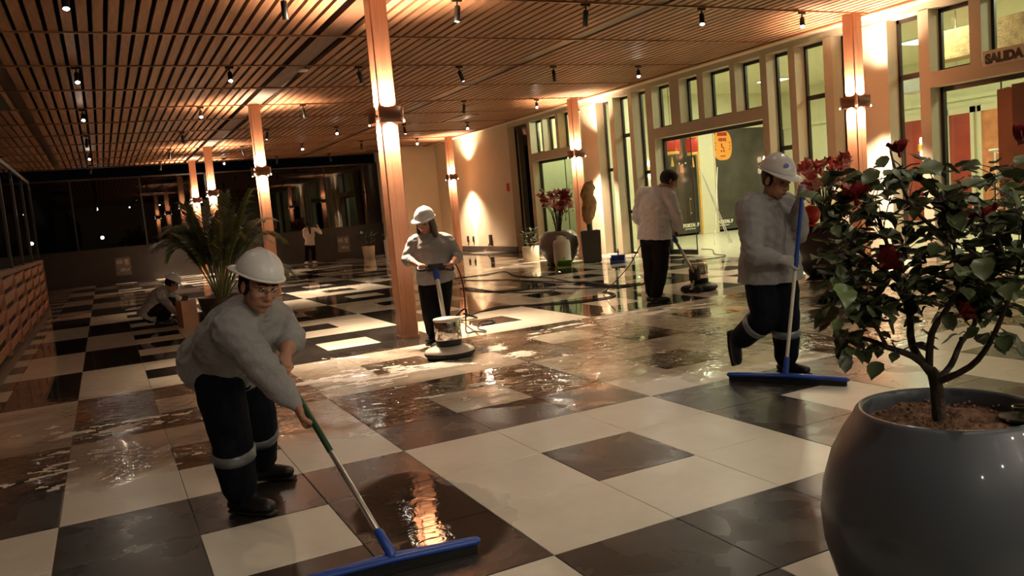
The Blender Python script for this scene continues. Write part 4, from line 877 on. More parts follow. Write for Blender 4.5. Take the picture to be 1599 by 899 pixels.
# ------------------------------------------------------------------ floor polishers
def polisher(label, c, hand_mid, bar, w_bar, rad, skirt, motor, hmat):
    t = thing('floor_polisher', label, 'floor polisher', (c[0], c[1], 0)); c = V((c[0], c[1], 0))
    mb = MB(); mb.lathe([(0, 0.004), (rad * 0.93, 0.004), (rad * 0.95, 0.03), (0, 0.03)], c, 36); mb.build('brush', M['rubber'], t, True)
    mb = MB(); mb.lathe([(rad * 0.4, 0.03), (rad, 0.03), (rad * 1.02, 0.05), (rad, 0.075), (rad * 0.85, 0.095), (rad * 0.55, 0.115), (0.0, 0.12)], c, 40); mb.build('skirt', M[skirt], t, True)
    mb = MB(); mb.lathe([(rad, 0.028), (rad * 1.03, 0.03), (rad * 1.04, 0.055), (rad * 1.01, 0.06)], c, 40, True); mb.build('bumper', M['rubber'], t, True)
    mb = MB(); mb.lathe([(0.12, 0.115), (0.125, 0.15), (0.115, 0.165), (0.12, 0.18)], c, 28); mb.build('collar', M['rubber'], t, True)
    mb = MB(); mb.lathe([(0.0, 0.17), (0.122, 0.17), (0.128, 0.18), (0.128, 0.34), (0.122, 0.355), (0.0, 0.36)], c, 32); mb.build('motor', M[motor], t, True)
    mb = MB(); mb.lathe([(0.132, 0.355), (0.135, 0.36), (0.132, 0.375), (0.06, 0.385), (0, 0.386)], c, 32); mb.build('motor_cap', M[hmat], t, True)
    hm = V(hand_mid); d = V((hm.x - c.x, hm.y - c.y, 0)).normalized(); s = V((-d.y, d.x, 0))
    b0 = c + d * 0.17 + V((0, 0, 0.26)); top = hm
    Rm = basis(s, d, V((0, 0, 1)))
    mb = MB(); mb.box(c + d * 0.16 + V((0, 0, 0.24)), (0.12, 0.10, 0.16), Rm); mb.build('handle_yoke', M['rubber'], t)
    mb = MB(); mb.loft([b0, b0.lerp(top, 0.93)], [0.021, 0.021], n=14); mb.build('handle_tube', M['creampole' if hmat == 'machine_cream' else 'alu'], t, True)
    ax = (top - b0).normalized()
    mb = MB(); mb.loft([b0.lerp(top, 0.80), b0.lerp(top, 0.96)], [(0.034, 0.028), (0.034, 0.028)], wd=s, n=12); mb.build('height_clamp', M['blue'], t, True)
    mb = MB(); mb.box(top - V((0, 0, 0.005)), (0.16, 0.09, 0.07), Rm); mb.build('switch_box', M['rubber'], t)
    bv = V(bar)
    for k in (-1, 1):
        e = hm + bv * w_bar * k; q = hm + bv * w_bar * 0.35 * k
        mb = MB(); mb.loft([q, q.lerp(e, 0.5), e, e + d * -0.06 + V((0, 0, -0.03)), q - d * 0.05 + V((0, 0, -0.02))], [0.013] * 5, n=10, sub=4); mb.build('hand_loop', M['rubber'], t, True)
    for k in (-1, 1):
        mb = MB(); mb.loft([c + d * (rad + 0.06) + s * (0.09 * k - 0.016) + V((0, 0, 0.055)), c + d * (rad + 0.06) + s * (0.09 * k + 0.016) + V((0, 0, 0.055))], [0.052, 0.052], n=18); mb.build('wheel', M['rubber'], t, True)
    mb = MB(); mb.tube([c + d * (rad + 0.06) + s * 0.1 + V((0, 0, 0.055)), c + d * (rad + 0.06) - s * 0.1 + V((0, 0, 0.055))], 0.010); mb.tube([c + d * 0.18 + V((0, 0, 0.18)), c + d * (rad + 0.06) + V((0, 0, 0.055))], 0.014); mb.build('axle', M['alu'], t)
    mb = MB(); mb.loft([c - s * 0.10 + d * 0.05 + V((0, 0, 0.38)), c - s * 0.16 + d * 0.05 + V((0, 0, 0.43)), c - s * 0.20 + d * 0.05 + V((0, 0, 0.43)), c - s * 0.20 + d * 0.05 + V((0, 0, 0.38))], [0.010] * 4, n=8, sub=2); mb.build('cord_hook', M['rubber'], t, True)
    return t
hm4 = (V(P4['haR']) + V(P4['haL'])) / 2
polisher('chrome and cream floor polisher in the foam beside the near column', (1.40, 2.66), hm4, bar4, 0.17, 0.235, 'machine_cream', 'chrome', 'machine_cream')
hm5 = (V(P5['haR']) + V(P5['haL'])) / 2
polisher('dark green floor polisher with chrome motor near the doorway', (5.84, 4.34), hm5, bar5, 0.13, 0.235, 'machine_green', 'chrome', 'chrome')

# ------------------------------------------------------------------ cables on the floor
def cable(label, pts, r=0.009, m_='cable', z=None):
    mb = MB(); P = [V((q[0], q[1], (q[2] if len(q) > 2 else r + 0.001))) for q in pts]
    mb.loft(P, [r] * len(P), n=6, sub=5, caps=False); o = mb.build('power_cable', M[m_], None, True)
    tag(o, label, 'cable', 'power cables on the wet floor'); return o
cable('black cable looping farthest back across the wet floor', [(4.84, 10.97), (5.32, 10.94), (5.67, 10.93), (6.13, 11.05), (5.75, 9.8), (5.79, 9.07), (5.81, 8.45), (5.62, 7.45), (5.66, 6.9), (5.54, 6.18), (5.76, 6.01), (6.01, 5.98)])
cable('black cable lying just in front of the farthest loop', [(4.76, 10.51), (5.03, 9.73), (5.25, 9.33), (5.36, 8.65), (5.46, 7.89), (5.55, 7.41), (5.74, 7.14), (5.66, 6.47), (5.5, 5.89), (5.91, 5.84)])
cable('black cable with a small round loop at its end', [(4.13, 8.81), (4.25, 8.6), (4.22, 7.82), (4.29, 7.28), (4.41, 6.84), (4.63, 6.6), (4.97, 6.81), (5.58, 7.81), (5.82, 8.42), (5.48, 7.85)])
cable('brown cable crossing the middle of the wet floor', [(4.07, 8.55), (4.14, 7.8), (4.5, 7.35), (4.73, 7.19), (4.97, 6.81), (5.12, 6.38), (5.32, 6.15), (5.39, 5.79)], m_='cable2')
cable('long heavy black cable nearest the polishing woman', [(1.62, 2.75, 0.38), (1.95, 3.2, 0.25), (2.46, 4.85), (2.7, 5.18), (3.3, 5.59), (3.55, 5.49), (3.78, 5.28), (4.11, 5.06), (4.47, 4.94), (4.73, 4.95), (4.97, 5.13), (5.06, 5.55)], 0.011)
hmx = P4['haL']
cable('black cord hanging from the polisher handle to the floor', [(1.70, 3.28, 0.80), (1.82, 3.36, 0.84), (1.92, 3.45, 0.68), (1.96, 3.5, 0.45), (1.97, 3.55, 0.2), (2.05, 3.75, 0.03), (2.2, 3.86), (2.25, 3.70), (2.31, 3.82), (2.3, 3.98), (2.53, 4.47), (2.71, 4.53), (2.7, 4.38), (2.57, 4.25), (2.46, 4.27)], 0.008)
cable('black cable running behind the man in the pale shirt', [(5.57, 7.2), (5.71, 6.84), (5.65, 6.16), (5.78, 5.82), (6.33, 6.04), (6.79, 6.16)])
cable('thin cord trailing from the hand of the man in pale shirt', [(4.96, 4.1, 0.88), (4.86, 4.2, 0.80), (4.80, 4.5, 0.45), (4.85, 5.1, 0.12), (5.0, 5.5), (5.2, 5.7)], 0.007, 'cable2')
cable('black cable lying over the threshold of the doorway', [(10.91, 10.38), (10.82, 9.9), (10.03, 8.9), (9.82, 8.33), (9.4, 8.1), (8.97, 8.21)])
cable('brown hose along the foot of the plain cream wall', [(8.6, 22.6), (8.7, 20.8), (8.9, 19.6), (9.3, 19.2), (9.5, 19.15, 0.1), (9.6, 19.05, 0.36)], 0.016, 'cable2')

# ------------------------------------------------------------------ big glazed pot with the red-flowered shrub
PC = V((0.668, -3.035, 0))
bp_ = thing('round_planter', 'large glossy blue grey round planter in the right foreground', 'planter', (PC.x, PC.y, 0))
mb = MB()
prof = [(0.0, 0.0), (0.19, 0.0), (0.215, 0.02), (0.275, 0.10), (0.325, 0.20), (0.352, 0.30), (0.358, 0.38), (0.348, 0.47), (0.322, 0.56), (0.286, 0.63), (0.258, 0.672), (0.250, 0.690), (0.243, 0.698), (0.233, 0.700), (0.226, 0.692), (0.224, 0.66), (0.235, 0.60), (0.25, 0.5), (0.0, 0.49)]
mb.lathe(prof, PC, 72); mb.build('vessel', M['potglaze'], bp_, True)
mb = MB(); vo = []; fs = []; nr, na = 12, 40
for i in range(nr + 1):
    for j in range(na):
        r = 0.228 * i / nr; th = 2 * PI * j / na; x_, y_ = r * math.cos(th), r * math.sin(th)
        z_ = 0.662 + 0.018 * noise.noise(V((x_ * 12, y_ * 12, 1.7))) + 0.012 * noise.noise(V((x_ * 34, y_ * 34, 5.2))) - 0.01 * (i / nr)
        vo.append((PC.x + x_, PC.y + y_, z_))
for i in range(nr):
    for j in range(na): fs.append((i * na + j, (i + 1) * na + j, (i + 1) * na + (j + 1) % na, i * na + (j + 1) % na))
mb.add(vo, fs); mb.build('soil', M['soil'], bp_, True)
mb = MB()
for k in range(60):
    a, r = random.uniform(0, 2 * PI), 0.21 * math.sqrt(random.random()); s = random.uniform(0.002, 0.008)
    mb.ell((PC.x + r * math.cos(a), PC.y + r * math.sin(a), 0.668), (s, s * 0.8, s * 0.7), Matrix.Rotation(a, 3, 'Z'), 7, 5)
o = mb.build('soil_clods', M['soil'], bp_); o['kind'] = 'stuff'
dj = thing('glass_dish', 'small clear glass and black dish on the soil at right', 'dish', (0.80, -3.16, 0.66))
mb = MB(); mb.lathe([(0, 0), (0.05, 0), (0.056, 0.01), (0.05, 0.012), (0, 0.006)], dj.location, 24); mb.build('dish', M['blackmetal'], dj, True)
mb = MB(); mb.lathe([(0.018, 0.008), (0.021, 0.008), (0.022, 0.04), (0.019, 0.04)], dj.location, 18, True); mb.build('cup', M['glass'], dj, True)

sh = thing('flowering_shrub', 'leafy shrub with dark red flowers growing in the big planter', 'shrub', (PC.x, PC.y, 0.65))
BR = {'trunk': ([(0.655, -3.016, 0.64), (0.652, -3.012, 0.755), (0.647, -3.004, 0.802)], (0.020, 0.016)),
 'l': ([(0.647, -3.004, 0.802), (0.602, -2.976, 0.851), (0.555, -2.929, 0.879), (0.523, -2.867, 0.904), (0.479, -2.823, 0.882)], (0.012, 0.004)),
 'm1': ([(0.645, -2.999, 0.80), (0.634, -2.952, 0.873), (0.639, -2.942, 0.967), (0.642, -2.912, 1.059), (0.632, -2.881, 1.174), (0.602, -2.857, 1.31)], (0.013, 0.004)),
 'm2': ([(0.645, -2.995, 0.81), (0.623, -3.024, 0.92), (0.624, -3.075, 0.997), (0.61, -3.125, 1.073), (0.587, -3.126, 1.179), (0.588, -3.094, 1.317)], (0.011, 0.004)),
 'r1': ([(0.650, -3.010, 0.775), (0.691, -3.031, 0.817), (0.731, -3.036, 0.877), (0.76, -3.06, 0.931), (0.753, -3.067, 1.007), (0.78, -3.087, 1.123), (0.756, -3.088, 1.27)], (0.010, 0.004)),
 'r2': ([(0.652, -3.012, 0.77), (0.677, -3.099, 0.825), (0.689, -3.149, 0.896), (0.687, -3.197, 0.998), (0.705, -3.222, 1.1), (0.741, -3.221, 1.232)], (0.010, 0.004)),
 'b1': ([(0.639, -2.942, 0.967), (0.654, -2.844, 0.996), (0.633, -2.746, 1.053), (0.577, -2.702, 1.139)], (0.007, 0.003)),
 'b2': ([(0.642, -2.912, 1.059), (0.524, -2.869, 1.166), (0.464, -2.836, 1.265), (0.427, -2.802, 1.325)], (0.007, 0.003)),
 'b3': ([(0.587, -3.126, 1.179), (0.503, -3.078, 1.273), (0.478, -3.044, 1.379), (0.486, -3.021, 1.44)], (0.006, 0.003)),
 'b4': ([(0.555, -2.929, 0.879), (0.478, -2.941, 0.97), (0.41, -2.915, 1.033), (0.392, -2.89, 1.107)], (0.006, 0.003)),
 'b5': ([(0.78, -3.087, 1.123), (0.876, -3.083, 1.187), (0.93, -3.09, 1.33)], (0.006, 0.003))}
twigs = []
def lf_mesh(name, m_, seed):
    rnd = random.Random(seed); mb = MB(); n = 7; L_, W_ = 0.078, 0.030; vo = []
    for i in range(n + 1):
        t = i / n; wd = W_ * (math.sin(PI * min(1, t * 0.98 + 0.02)) ** 0.8) * (1.15 - 0.45 * t) + (0.0035 if i % 2 and 0 < i < n else 0)
        z = -0.020 * t * t + 0.004 * math.sin(t * 7 + seed); vo += [(t * L_, -wd, z + 0.010 * wd / W_), (t * L_, 0, z), (t * L_, wd, z + 0.010 * wd / W_)]
    fs = []
    for i in range(n): fs += [(3 * i, 3 * i + 3, 3 * i + 4, 3 * i + 1), (3 * i + 1, 3 * i + 4, 3 * i + 5, 3 * i + 2)]
    mb.add(vo, fs); return mb.mesh(name, m_, True)
LFM = [lf_mesh('leaf', M['leaf'], k) for k in range(4)] + [lf_mesh('leaf', M['leafl'], 9)]
for nm, (pts, (r0, r1)) in BR.items():
    mb = MB(); k = len(pts); mb.loft(pts, [r0 + (r1 - r0) * i / (k - 1) for i in range(k)], n=8, sub=3); mb.build('trunk' if nm == 'trunk' else 'branch', M['bark'], sh, True)
    if nm != 'trunk':
        P_, _ = crom([V(q) for q in pts], [(1, 1)] * k, 4)
        for i, q in enumerate(P_):
            if i > len(P_) * 0.35: twigs.append((q, (P_[min(i + 1, len(P_) - 1)] - P_[max(i - 1, 0)]).normalized(), i / len(P_)))
def shrub_ok(e):
    lat = (e - PC).dot(V((0.584, -0.8117, 0))); return e.z < 1.40 and lat > (-0.30 if e.z > 1.05 else -0.28)
rnd = random.Random(11); nl = 0; anchors = []
while nl < 290:
    q, tg, tt = rnd.choice(twigs)
    if q.z < 0.98 and rnd.random() < 0.72: continue
    d = (V((rnd.uniform(-1, 1), rnd.uniform(-1, 1), rnd.uniform(-0.35, 0.8))).normalized() + tg * 0.3).normalized()
    stem = rnd.uniform(0.015, 0.13) * (1.25 if q.z > 1.1 else 0.6); e = q + d * stem + V((0, 0, -0.01))
    if not shrub_ok(e): continue
    anchors.append((q, e, d))
    o = link('leaf', LFM[4] if (e.x > 0.75 and rnd.random() < 0.5) or rnd.random() < 0.05 else LFM[rnd.randrange(4)], sh)
    s = rnd.uniform(0.55, 1.15) * (0.62 if e.z < 1.0 else 1.0); fwd = (d + V((0, 0, -0.55)) + V((rnd.uniform(-.4, .4), rnd.uniform(-.4, .4), 0))).normalized(); upv = V((rnd.uniform(-.5, .5), rnd.uniform(-.5, .5), 1)); y_ = upv.cross(fwd).normalized(); z_ = fwd.cross(y_)
    o.matrix_local = Matrix.LocRotScale(e - V(sh.location), basis(fwd, y_, z_).to_quaternion(), V((s, s, s))); nl += 1
mb = MB()
for q, e, d in anchors: mb.loft([q, q.lerp(e, 0.5) + V((0, 0, 0.008)), e], [0.0022, 0.0018, 0.0013], n=4, caps=False)
o = mb.build('petioles', M['bark'], sh); o['kind'] = 'stuff'
fm_ = MB(); nl = 0
while nl < 620:
    q, tg, tt = rnd.choice(twigs)
    if q.z < 0.98 and rnd.random() < 0.6: continue
    d = (V((rnd.uniform(-1, 1), rnd.uniform(-1, 1), rnd.uniform(-0.4, 0.7))).normalized() + tg * 0.3).normalized(); e = q + d * rnd.uniform(0.01, 0.12)
    if not shrub_ok(e): continue
    fwd = (d + V((0, 0, -0.55)) + V((rnd.uniform(-.4, .4), rnd.uniform(-.4, .4), 0))).normalized(); y_ = V((rnd.uniform(-.5, .5), rnd.uniform(-.5, .5), 1)).cross(fwd).normalized(); z_ = fwd.cross(y_)
    sc_ = rnd.uniform(0.4, 0.8); Bm = basis(fwd, y_, z_); me_ = LFM[rnd.randrange(4)]; o_ = len(fm_.v)
    fm_.v += [tuple(e + Bm @ (v_.co * sc_)) for v_ in me_.vertices]; fm_.f += [tuple(i + o_ for i in p_.vertices) for p_ in me_.polygons]; fm_.m += [0] * len(me_.polygons); nl += 1
o = fm_.build('small_foliage', M['leaf'], sh, True); o['kind'] = 'stuff'
def flower_mesh(seed):
    rnd = random.Random(seed); mb = MB()
    for k in range(6):
        a = 2 * PI * k / 6 + rnd.uniform(-.2, .2); R_ = Matrix.Rotation(a, 3, 'Z') @ Matrix.Rotation(-rnd.uniform(0.5, 1.0), 3, 'Y'); n = 4; vo = []
        for i in range(n + 1):
            t = i / n; wd = 0.020 * math.sin(PI * (0.12 + 0.80 * t)); vo += [R_ @ V((t * 0.048, -wd, 0.010 * t * t)), R_ @ V((t * 0.048, 0, 0.004 * math.sin(t * 5))), R_ @ V((t * 0.048, wd, 0.010 * t * t))]
        fs = []
        for i in range(n): fs += [(3 * i, 3 * i + 3, 3 * i + 4, 3 * i + 1), (3 * i + 1, 3 * i + 4, 3 * i + 5, 3 * i + 2)]
        mb.add(vo, fs)
    mb.loft([(0, 0, -0.01), (0, 0, 0.035)], [0.006, 0.003], n=6)
    return mb.mesh('flower', M['redpetal'], True)
FM = [flower_mesh(k) for k in range(3)]
for (x, y, z, s) in [(0.482, -2.905, 1.315, 1.15), (0.60, -2.96, 1.435, 0.9), (0.65, -3.10, 1.26, 1.2), (0.50, -2.97, 1.13, 1.2), (0.60, -3.13, 0.985, 0.8), (0.80, -3.19, 1.44, 1.0), (0.70, -3.14, 1.23, 1.1)]:
    o = link('flower', FM[rnd.randrange(3)], sh); o.matrix_local = Matrix.LocRotScale(V((x, y, z)) - V(sh.location), Matrix.Rotation(rnd.uniform(0, 6), 3, 'Z').to_quaternion() @ Matrix.Rotation(rnd.uniform(-1.2, 1.2), 3, 'X').to_quaternion(), V((s, s, s)))

# ------------------------------------------------------------------ palm beside the squatting person
pl = thing('areca_palm', 'feathery areca palm in a dark pot behind the front woman', 'palm', (0.10, 8.7, 0.42))
pp = thing('palm_pot', 'dark low pot holding the feathery palm', 'pot', (0.10, 8.7, 0))
mb = MB(); mb.lathe([(0, 0.0), (0.26, 0.0), (0.33, 0.30), (0.35, 0.40), (0.33, 0.40), (0.31, 0.36), (0, 0.35)], pp.location, 32); mb.build('vessel', M['potdark'], pp, True)
mb = MB(); mb.lathe([(0.0, 0.37), (0.31, 0.365), (0.31, 0.355), (0, 0.35)], pp.location, 24); mb.build('soil', M['soil'], pp, True)
def frond(base, tip, sag, nl=34, ll=0.34):
    base, tip = V(base), V(tip); mid = base.lerp(tip, 0.5) + V((0, 0, sag)); P_ = []
    for i in range(15): t = i / 14; P_.append(base * (1 - t) ** 2 + mid * 2 * t * (1 - t) + tip * t * t)
    st = MB(); st.loft(P_, [0.013 - 0.010 * i / 14 for i in range(15)], n=6); lv = MB()
    for k in range(nl):
        t = 0.28 + 0.72 * k / (nl - 1); f_ = t * 14; i = min(int(f_), 13); q = P_[i].lerp(P_[i + 1], f_ - i); tg = (P_[i + 1] - P_[i]).normalized()
        s0 = tg.cross(V((0, 0, 1)));
        if s0.length < 0.05: s0 = V((1, 0, 0))
        s0.normalize(); ln = ll * (0.55 + 0.75 * math.sin(PI * min(1, (t - 0.2) * 1.15))) * random.uniform(0.85, 1.1)
        for sd in (-1, 1):
            d = (s0 * sd * 0.85 + tg * 0.65 + V((0, 0, random.uniform(0.0, 0.25)))).normalized(); wv = d.cross(V((0, 0, 1))).normalized() * 0.016
            e1 = q + d * ln * 0.5; e2 = q + d * ln + V((0, 0, -ln * 0.35))
            lv.add([q - wv * 0.4, q + wv * 0.4, e1 + wv, e1 - wv, e2], [(0, 1, 2, 3), (3, 2, 4)])
    o = st.build('frond_stem', M['palm'], pl, True); b = link('leaflets', lv.mesh('leaflets', M['palm'], False, pl.location), o)
pb = V((0.10, 8.7, 0.36))
for (dx, dy, z, sg_) in [(0.95, -0.1, 1.20, 0.75), (0.62, 0.1, 1.95, 0.35), (0.25, 0.2, 1.95, 0.2), (-0.1, 0.2, 1.75, 0.25), (-0.55, 0.1, 1.45, 0.5), (-0.75, 0.2, 1.25, 0.6), (0.85, 0.4, 1.5, 0.6), (0.4, -0.5, 1.3, 0.55), (-0.3, 0.3, 1.4, 0.5), (0.1, -0.4, 1.6, 0.3), (0.55, 0.6, 1.6, 0.5), (-0.5, 0.5, 1.5, 0.5), (1.1, 0.3, 0.62, 0.6), (0.05, 0.5, 1.85, 0.3), (0.75, -0.35, 0.85, 0.6), (0.3, 0.35, 1.7, 0.35)]:
    if z > 1.15: frond(pb + V((-dx * 0.05, dy * 0.1, 0)), pb + V((-dx * 0.8 + 0.15, dy * 1.1 + 0.15, (z - 0.36) * 0.92)), sg_ * 0.9)
    frond(pb + V((dx * 0.08, dy * 0.08, 0)), pb + V((dx, dy, z - 0.36)), sg_)
tb = thing('tan_crate', 'tan cardboard box beside the squatting person', 'box', (-0.43, 8.60, 0))
mb = MB(); mb.box((-0.43, 8.60, 0.2), (0.22, 0.30, 0.40), Matrix.Rotation(0.2, 3, 'Z')); mb.build('carton', M['tan'], tb)
mb = MB(); mb.box((-0.43, 8.60, 0.43), (0.005, 0.30, 0.09), Matrix.Rotation(0.2, 3, 'Z') @ Matrix.Rotation(0.4, 3, 'Y')); mb.build('flap', M['tan'], tb)

# ------------------------------------------------------------------ pots along the facade
def round_pot(label, c, R_, H_, m_):
    t = thing('round_pot', label, 'pot', (c[0], c[1], 0)); mb = MB()
    mb.lathe([(0, 0), (R_ * 0.5, 0), (R_ * 0.62, H_ * 0.06), (R_ * 0.9, H_ * 0.32), (R_, H_ * 0.55), (R_ * 0.94, H_ * 0.8), (R_ * 0.72, H_ * 0.97), (R_ * 0.66, H_), (R_ * 0.62, H_ * 0.99), (R_ * 0.62, H_ * 0.9), (0, H_ * 0.88)], (c[0], c[1], 0), 40)
    mb.build('vessel', M[m_], t, True); mb = MB(); mb.lathe([(0, H_ * 0.93), (R_ * 0.61, H_ * 0.92), (R_ * 0.61, H_ * 0.9), (0, H_ * 0.9)], (c[0], c[1], 0), 24); mb.build('soil', M['soil'], t, True)
    return t
def bouquet(label, c, z0, h, spread, nst, pet, seed, size=1.0):
    rnd = random.Random(seed); t = thing('flowering_plant', label, 'plant', (c[0], c[1], z0)); sm = MB(); lm = MB()
    fm = []
    for m_ in pet:
        mb = MB()
        for k in range(5):
            a = 2 * PI * k / 5; Rq = Matrix.Rotation(a, 3, 'Z') @ Matrix.Rotation(-0.5, 3, 'Y')
            mb.add([Rq @ V(q) for q in [(0, 0, 0), (0.04, -0.028, 0), (0.075, 0, 0.01), (0.04, 0.028, 0)]], [(0, 1, 2, 3)])
        fm.append(mb.mesh('blossom', M[m_]))
    for k in range(nst):
        a = rnd.uniform(0, 2 * PI); r = spread * math.sqrt(rnd.random()); tip = V((c[0] + r * math.cos(a), c[1] + r * math.sin(a), z0 + h * rnd.uniform(0.58, 1.0)))
        b = V((c[0] + r * 0.15 * math.cos(a), c[1] + r * 0.15 * math.sin(a), z0)); mdl = b.lerp(tip, 0.5) + V((0, 0, 0.05)) - V((r * 0.2 * math.cos(a), r * 0.2 * math.sin(a), 0))
        sm.loft([b, mdl, tip], [0.008, 0.006, 0.004], n=5, sub=2)
        for q in range(3):
            o = link('blossom', fm[rnd.randrange(len(fm))], t); s = rnd.uniform(0.8, 1.3) * size; pp_ = tip + V((rnd.uniform(-.06, .06), rnd.uniform(-.06, .06), rnd.uniform(-.08, .03)))
            o.matrix_local = Matrix.LocRotScale(pp_ - V(t.location), Matrix.Rotation(rnd.uniform(0, 6), 3, 'Z').to_quaternion() @ Matrix.Rotation(rnd.uniform(-1.3, 1.3), 3, 'X').to_quaternion(), V((s, s, s)))
        for q in range(2):
            d = V((rnd.uniform(-1, 1), rnd.uniform(-1, 1), rnd.uniform(-0.2, 0.6))).normalized(); p0 = b.lerp(tip, rnd.uniform(0.3, 0.7)); wv = d.cross(V((0, 0, 1))).normalized() * 0.02
            lm.add([p0, p0 + d * 0.07 + wv, p0 + d * 0.15, p0 + d * 0.07 - wv], [(0, 1, 2, 3)])
    sm.build('stems', M['bark'], t); lm.build('foliage', M['leaf'], t); return t
round_pot('large grey round pot by the green glass door', (7.70, 11.35), 0.45, 0.74, 'potgrey')
bouquet('red and white flowering plant in the grey pot by green door', (7.70, 11.35), 0.66, 0.98, 0.34, 34, ['pinkpetal', 'palepetal', 'redpetal'], 3, 1.25)
jc = thing('jerrycan', 'white plastic jerrycan in front of the grey flower pot', 'jerrycan', (7.40, 10.75, 0))
mb = MB(); mb.loft([(7.40, 10.75, 0.02), (7.40, 10.75, 0.10), (7.40, 10.75, 0.48), (7.40, 10.75, 0.55), (7.40, 10.75, 0.58)], [(0.17, 0.12), (0.19, 0.135), (0.19, 0.135), (0.17, 0.12), (0.09, 0.07)], wd=V((0.8, -0.6, 0)), n=20); mb.build('tank', M['white_p'], jc, True)
mb = MB(); mb.lathe([(0.035, 0.57), (0.035, 0.62), (0, 0.625)], (7.45, 10.70, 0), 14); mb.build('cap', M['white_p'], jc, True)
mb = MB(); mb.loft([(7.33, 10.80, 0.56), (7.33, 10.80, 0.64), (7.43, 10.72, 0.64), (7.43, 10.72, 0.57)], [0.015] * 4, n=8, sub=2); mb.build('grip', M['white_p'], jc, True)
def dustpan(label, c, m_, rz, hgt):
    t = thing('dustpan', label, 'dustpan', (c[0], c[1], 0)); R_ = Matrix.Rotation(rz, 3, 'Z'); mb = MB(); cc = V((c[0], c[1], 0))
    def B(p, d): mb.box(cc + R_ @ V(p), d, R_)
    B((0, 0, 0.008), (0.30, 0.26, 0.012)); B((0, 0.13, 0.07), (0.30, 0.012, 0.13)); B((-0.15, 0.03, 0.05), (0.012, 0.2, 0.09)); B((0.15, 0.03, 0.05), (0.012, 0.2, 0.09)); B((0, 0.08, 0.135), (0.30, 0.11, 0.012))
    mb.build('pan', M[m_], t); mb = MB(); mb.loft([cc + R_ @ V((0, 0.13, 0.10)), cc + R_ @ V((0, 0.16, hgt))], [0.014, 0.012], n=10); mb.build('stick', M[m_], t, True)
    mb = MB(); mb.box(cc + R_ @ V((0, -0.13, 0.006)), (0.29, 0.02, 0.010), R_); mb.build('lip', M['gold' if m_ == 'greenplastic' else 'rubber'], t)
dustpan('green dustpan on the floor before the jerrycan', (7.20, 10.35), 'greenplastic', -0.6, 0.2)
dustpan('blue dustpan standing against the facade pilasters', (8.35, 10.05), 'blue', -0.7, 0.26)
wp = thing('ivory_pot', 'small ivory cylinder pot at the wall corner', 'pot', (7.85, 13.05, 0)); mb = MB()
mb.lathe([(0, 0), (0.19, 0), (0.2, 0.02), (0.21, 0.36), (0.20, 0.37), (0.185, 0.36), (0.18, 0.32), (0, 0.31)], wp.location, 32); mb.build('vessel', M['potwhite'], wp, True); mb = MB(); mb.lathe([(0, 0.33), (0.18, 0.325), (0.18, 0.31), (0, 0.31)], wp.location, 20); mb.build('soil', M['soil'], wp, True)
def bush(label, c, z0, h, sp_, n, mname, seed, L_=0.14):
    rnd = random.Random(seed); t = thing('leafy_plant', label, 'plant', (c[0], c[1], z0)); st = MB(); me = MB()
    me.add([(0, 0, 0), (L_ * 0.5, -L_ * 0.24, 0.01), (L_, 0, -0.015), (L_ * 0.5, L_ * 0.24, 0.01)], [(0, 1, 2), (0, 2, 3)]); mm = me.mesh('leaf', M[mname])
    for k in range(7):
        a = 2 * PI * k / 7; st.loft([(c[0], c[1], z0 - 0.03), (c[0] + 0.4 * sp_ * math.cos(a), c[1] + 0.4 * sp_ * math.sin(a), z0 + h * 0.6), (c[0] + 0.7 * sp_ * math.cos(a), c[1] + 0.7 * sp_ * math.sin(a), z0 + h * 0.9)], [0.01, 0.007, 0.004], n=5)
    st.build('stems', M['bark'], t)
    for k in range(n):
        a = rnd.uniform(0, 2 * PI); r = sp_ * math.sqrt(rnd.random()); q = V((r * math.cos(a), r * math.sin(a), h * rnd.uniform(0.15, 1))); o = link('leaf', mm, t)
        o.matrix_local = Matrix.LocRotScale(q, Matrix.Rotation(a + rnd.uniform(-1, 1), 3, 'Z').to_quaternion() @ Matrix.Rotation(rnd.uniform(-0.9, 0.4), 3, 'Y').to_quaternion(), V((1, 1, 1)) * rnd.uniform(0.7, 1.2))
bush('small dark leafy plant in the ivory pot', (7.85, 13.05), 0.34, 0.46, 0.17, 60, 'leaf', 5)
sq = thing('square_pot', 'tall charcoal square pot in front of the column', 'pot', (8.15, 10.75, 0)); mb = MB(); Rq = Matrix.Rotation(-0.52, 3, 'Z')
prof = [(0.17, 0.0), (0.2, 0.03), (0.215, 0.66), (0.215, 0.70), (0.185, 0.70), (0.18, 0.64)]
vo = []
for (r, z) in prof:
    for (sx, sy) in ((-1, -1), (1, -1), (1, 1), (-1, 1)): vo.append(V((8.15, 10.75, z)) + Rq @ V((sx * r, sy * r, 0)))
mb.add(vo, [(4 * i + j, 4 * i + (j + 1) % 4, 4 * i + 4 + (j + 1) % 4, 4 * i + 4 + j) for i in range(len(prof) - 1) for j in range(4)] + [(3, 2, 1, 0), (20, 21, 22, 23)]); mb.build('vessel', M['potdark'], sq)
mb = MB(); mb.box((8.15, 10.75, 0.645), (0.34, 0.34, 0.01), Rq); mb.build('soil', M['soil'], sq)
wr_ = thing('wrapped_cactus', 'tall stem wrapped in crumpled brown paper in the square pot', 'plant', (8.15, 10.75, 0.64)); mb = MB()
mb.loft([(8.15, 10.75, 0.63), (8.15, 10.75, 1.0)], [0.06, 0.06], n=10); mb.build('stem', M['leaf'], wr_, True); mb = MB()
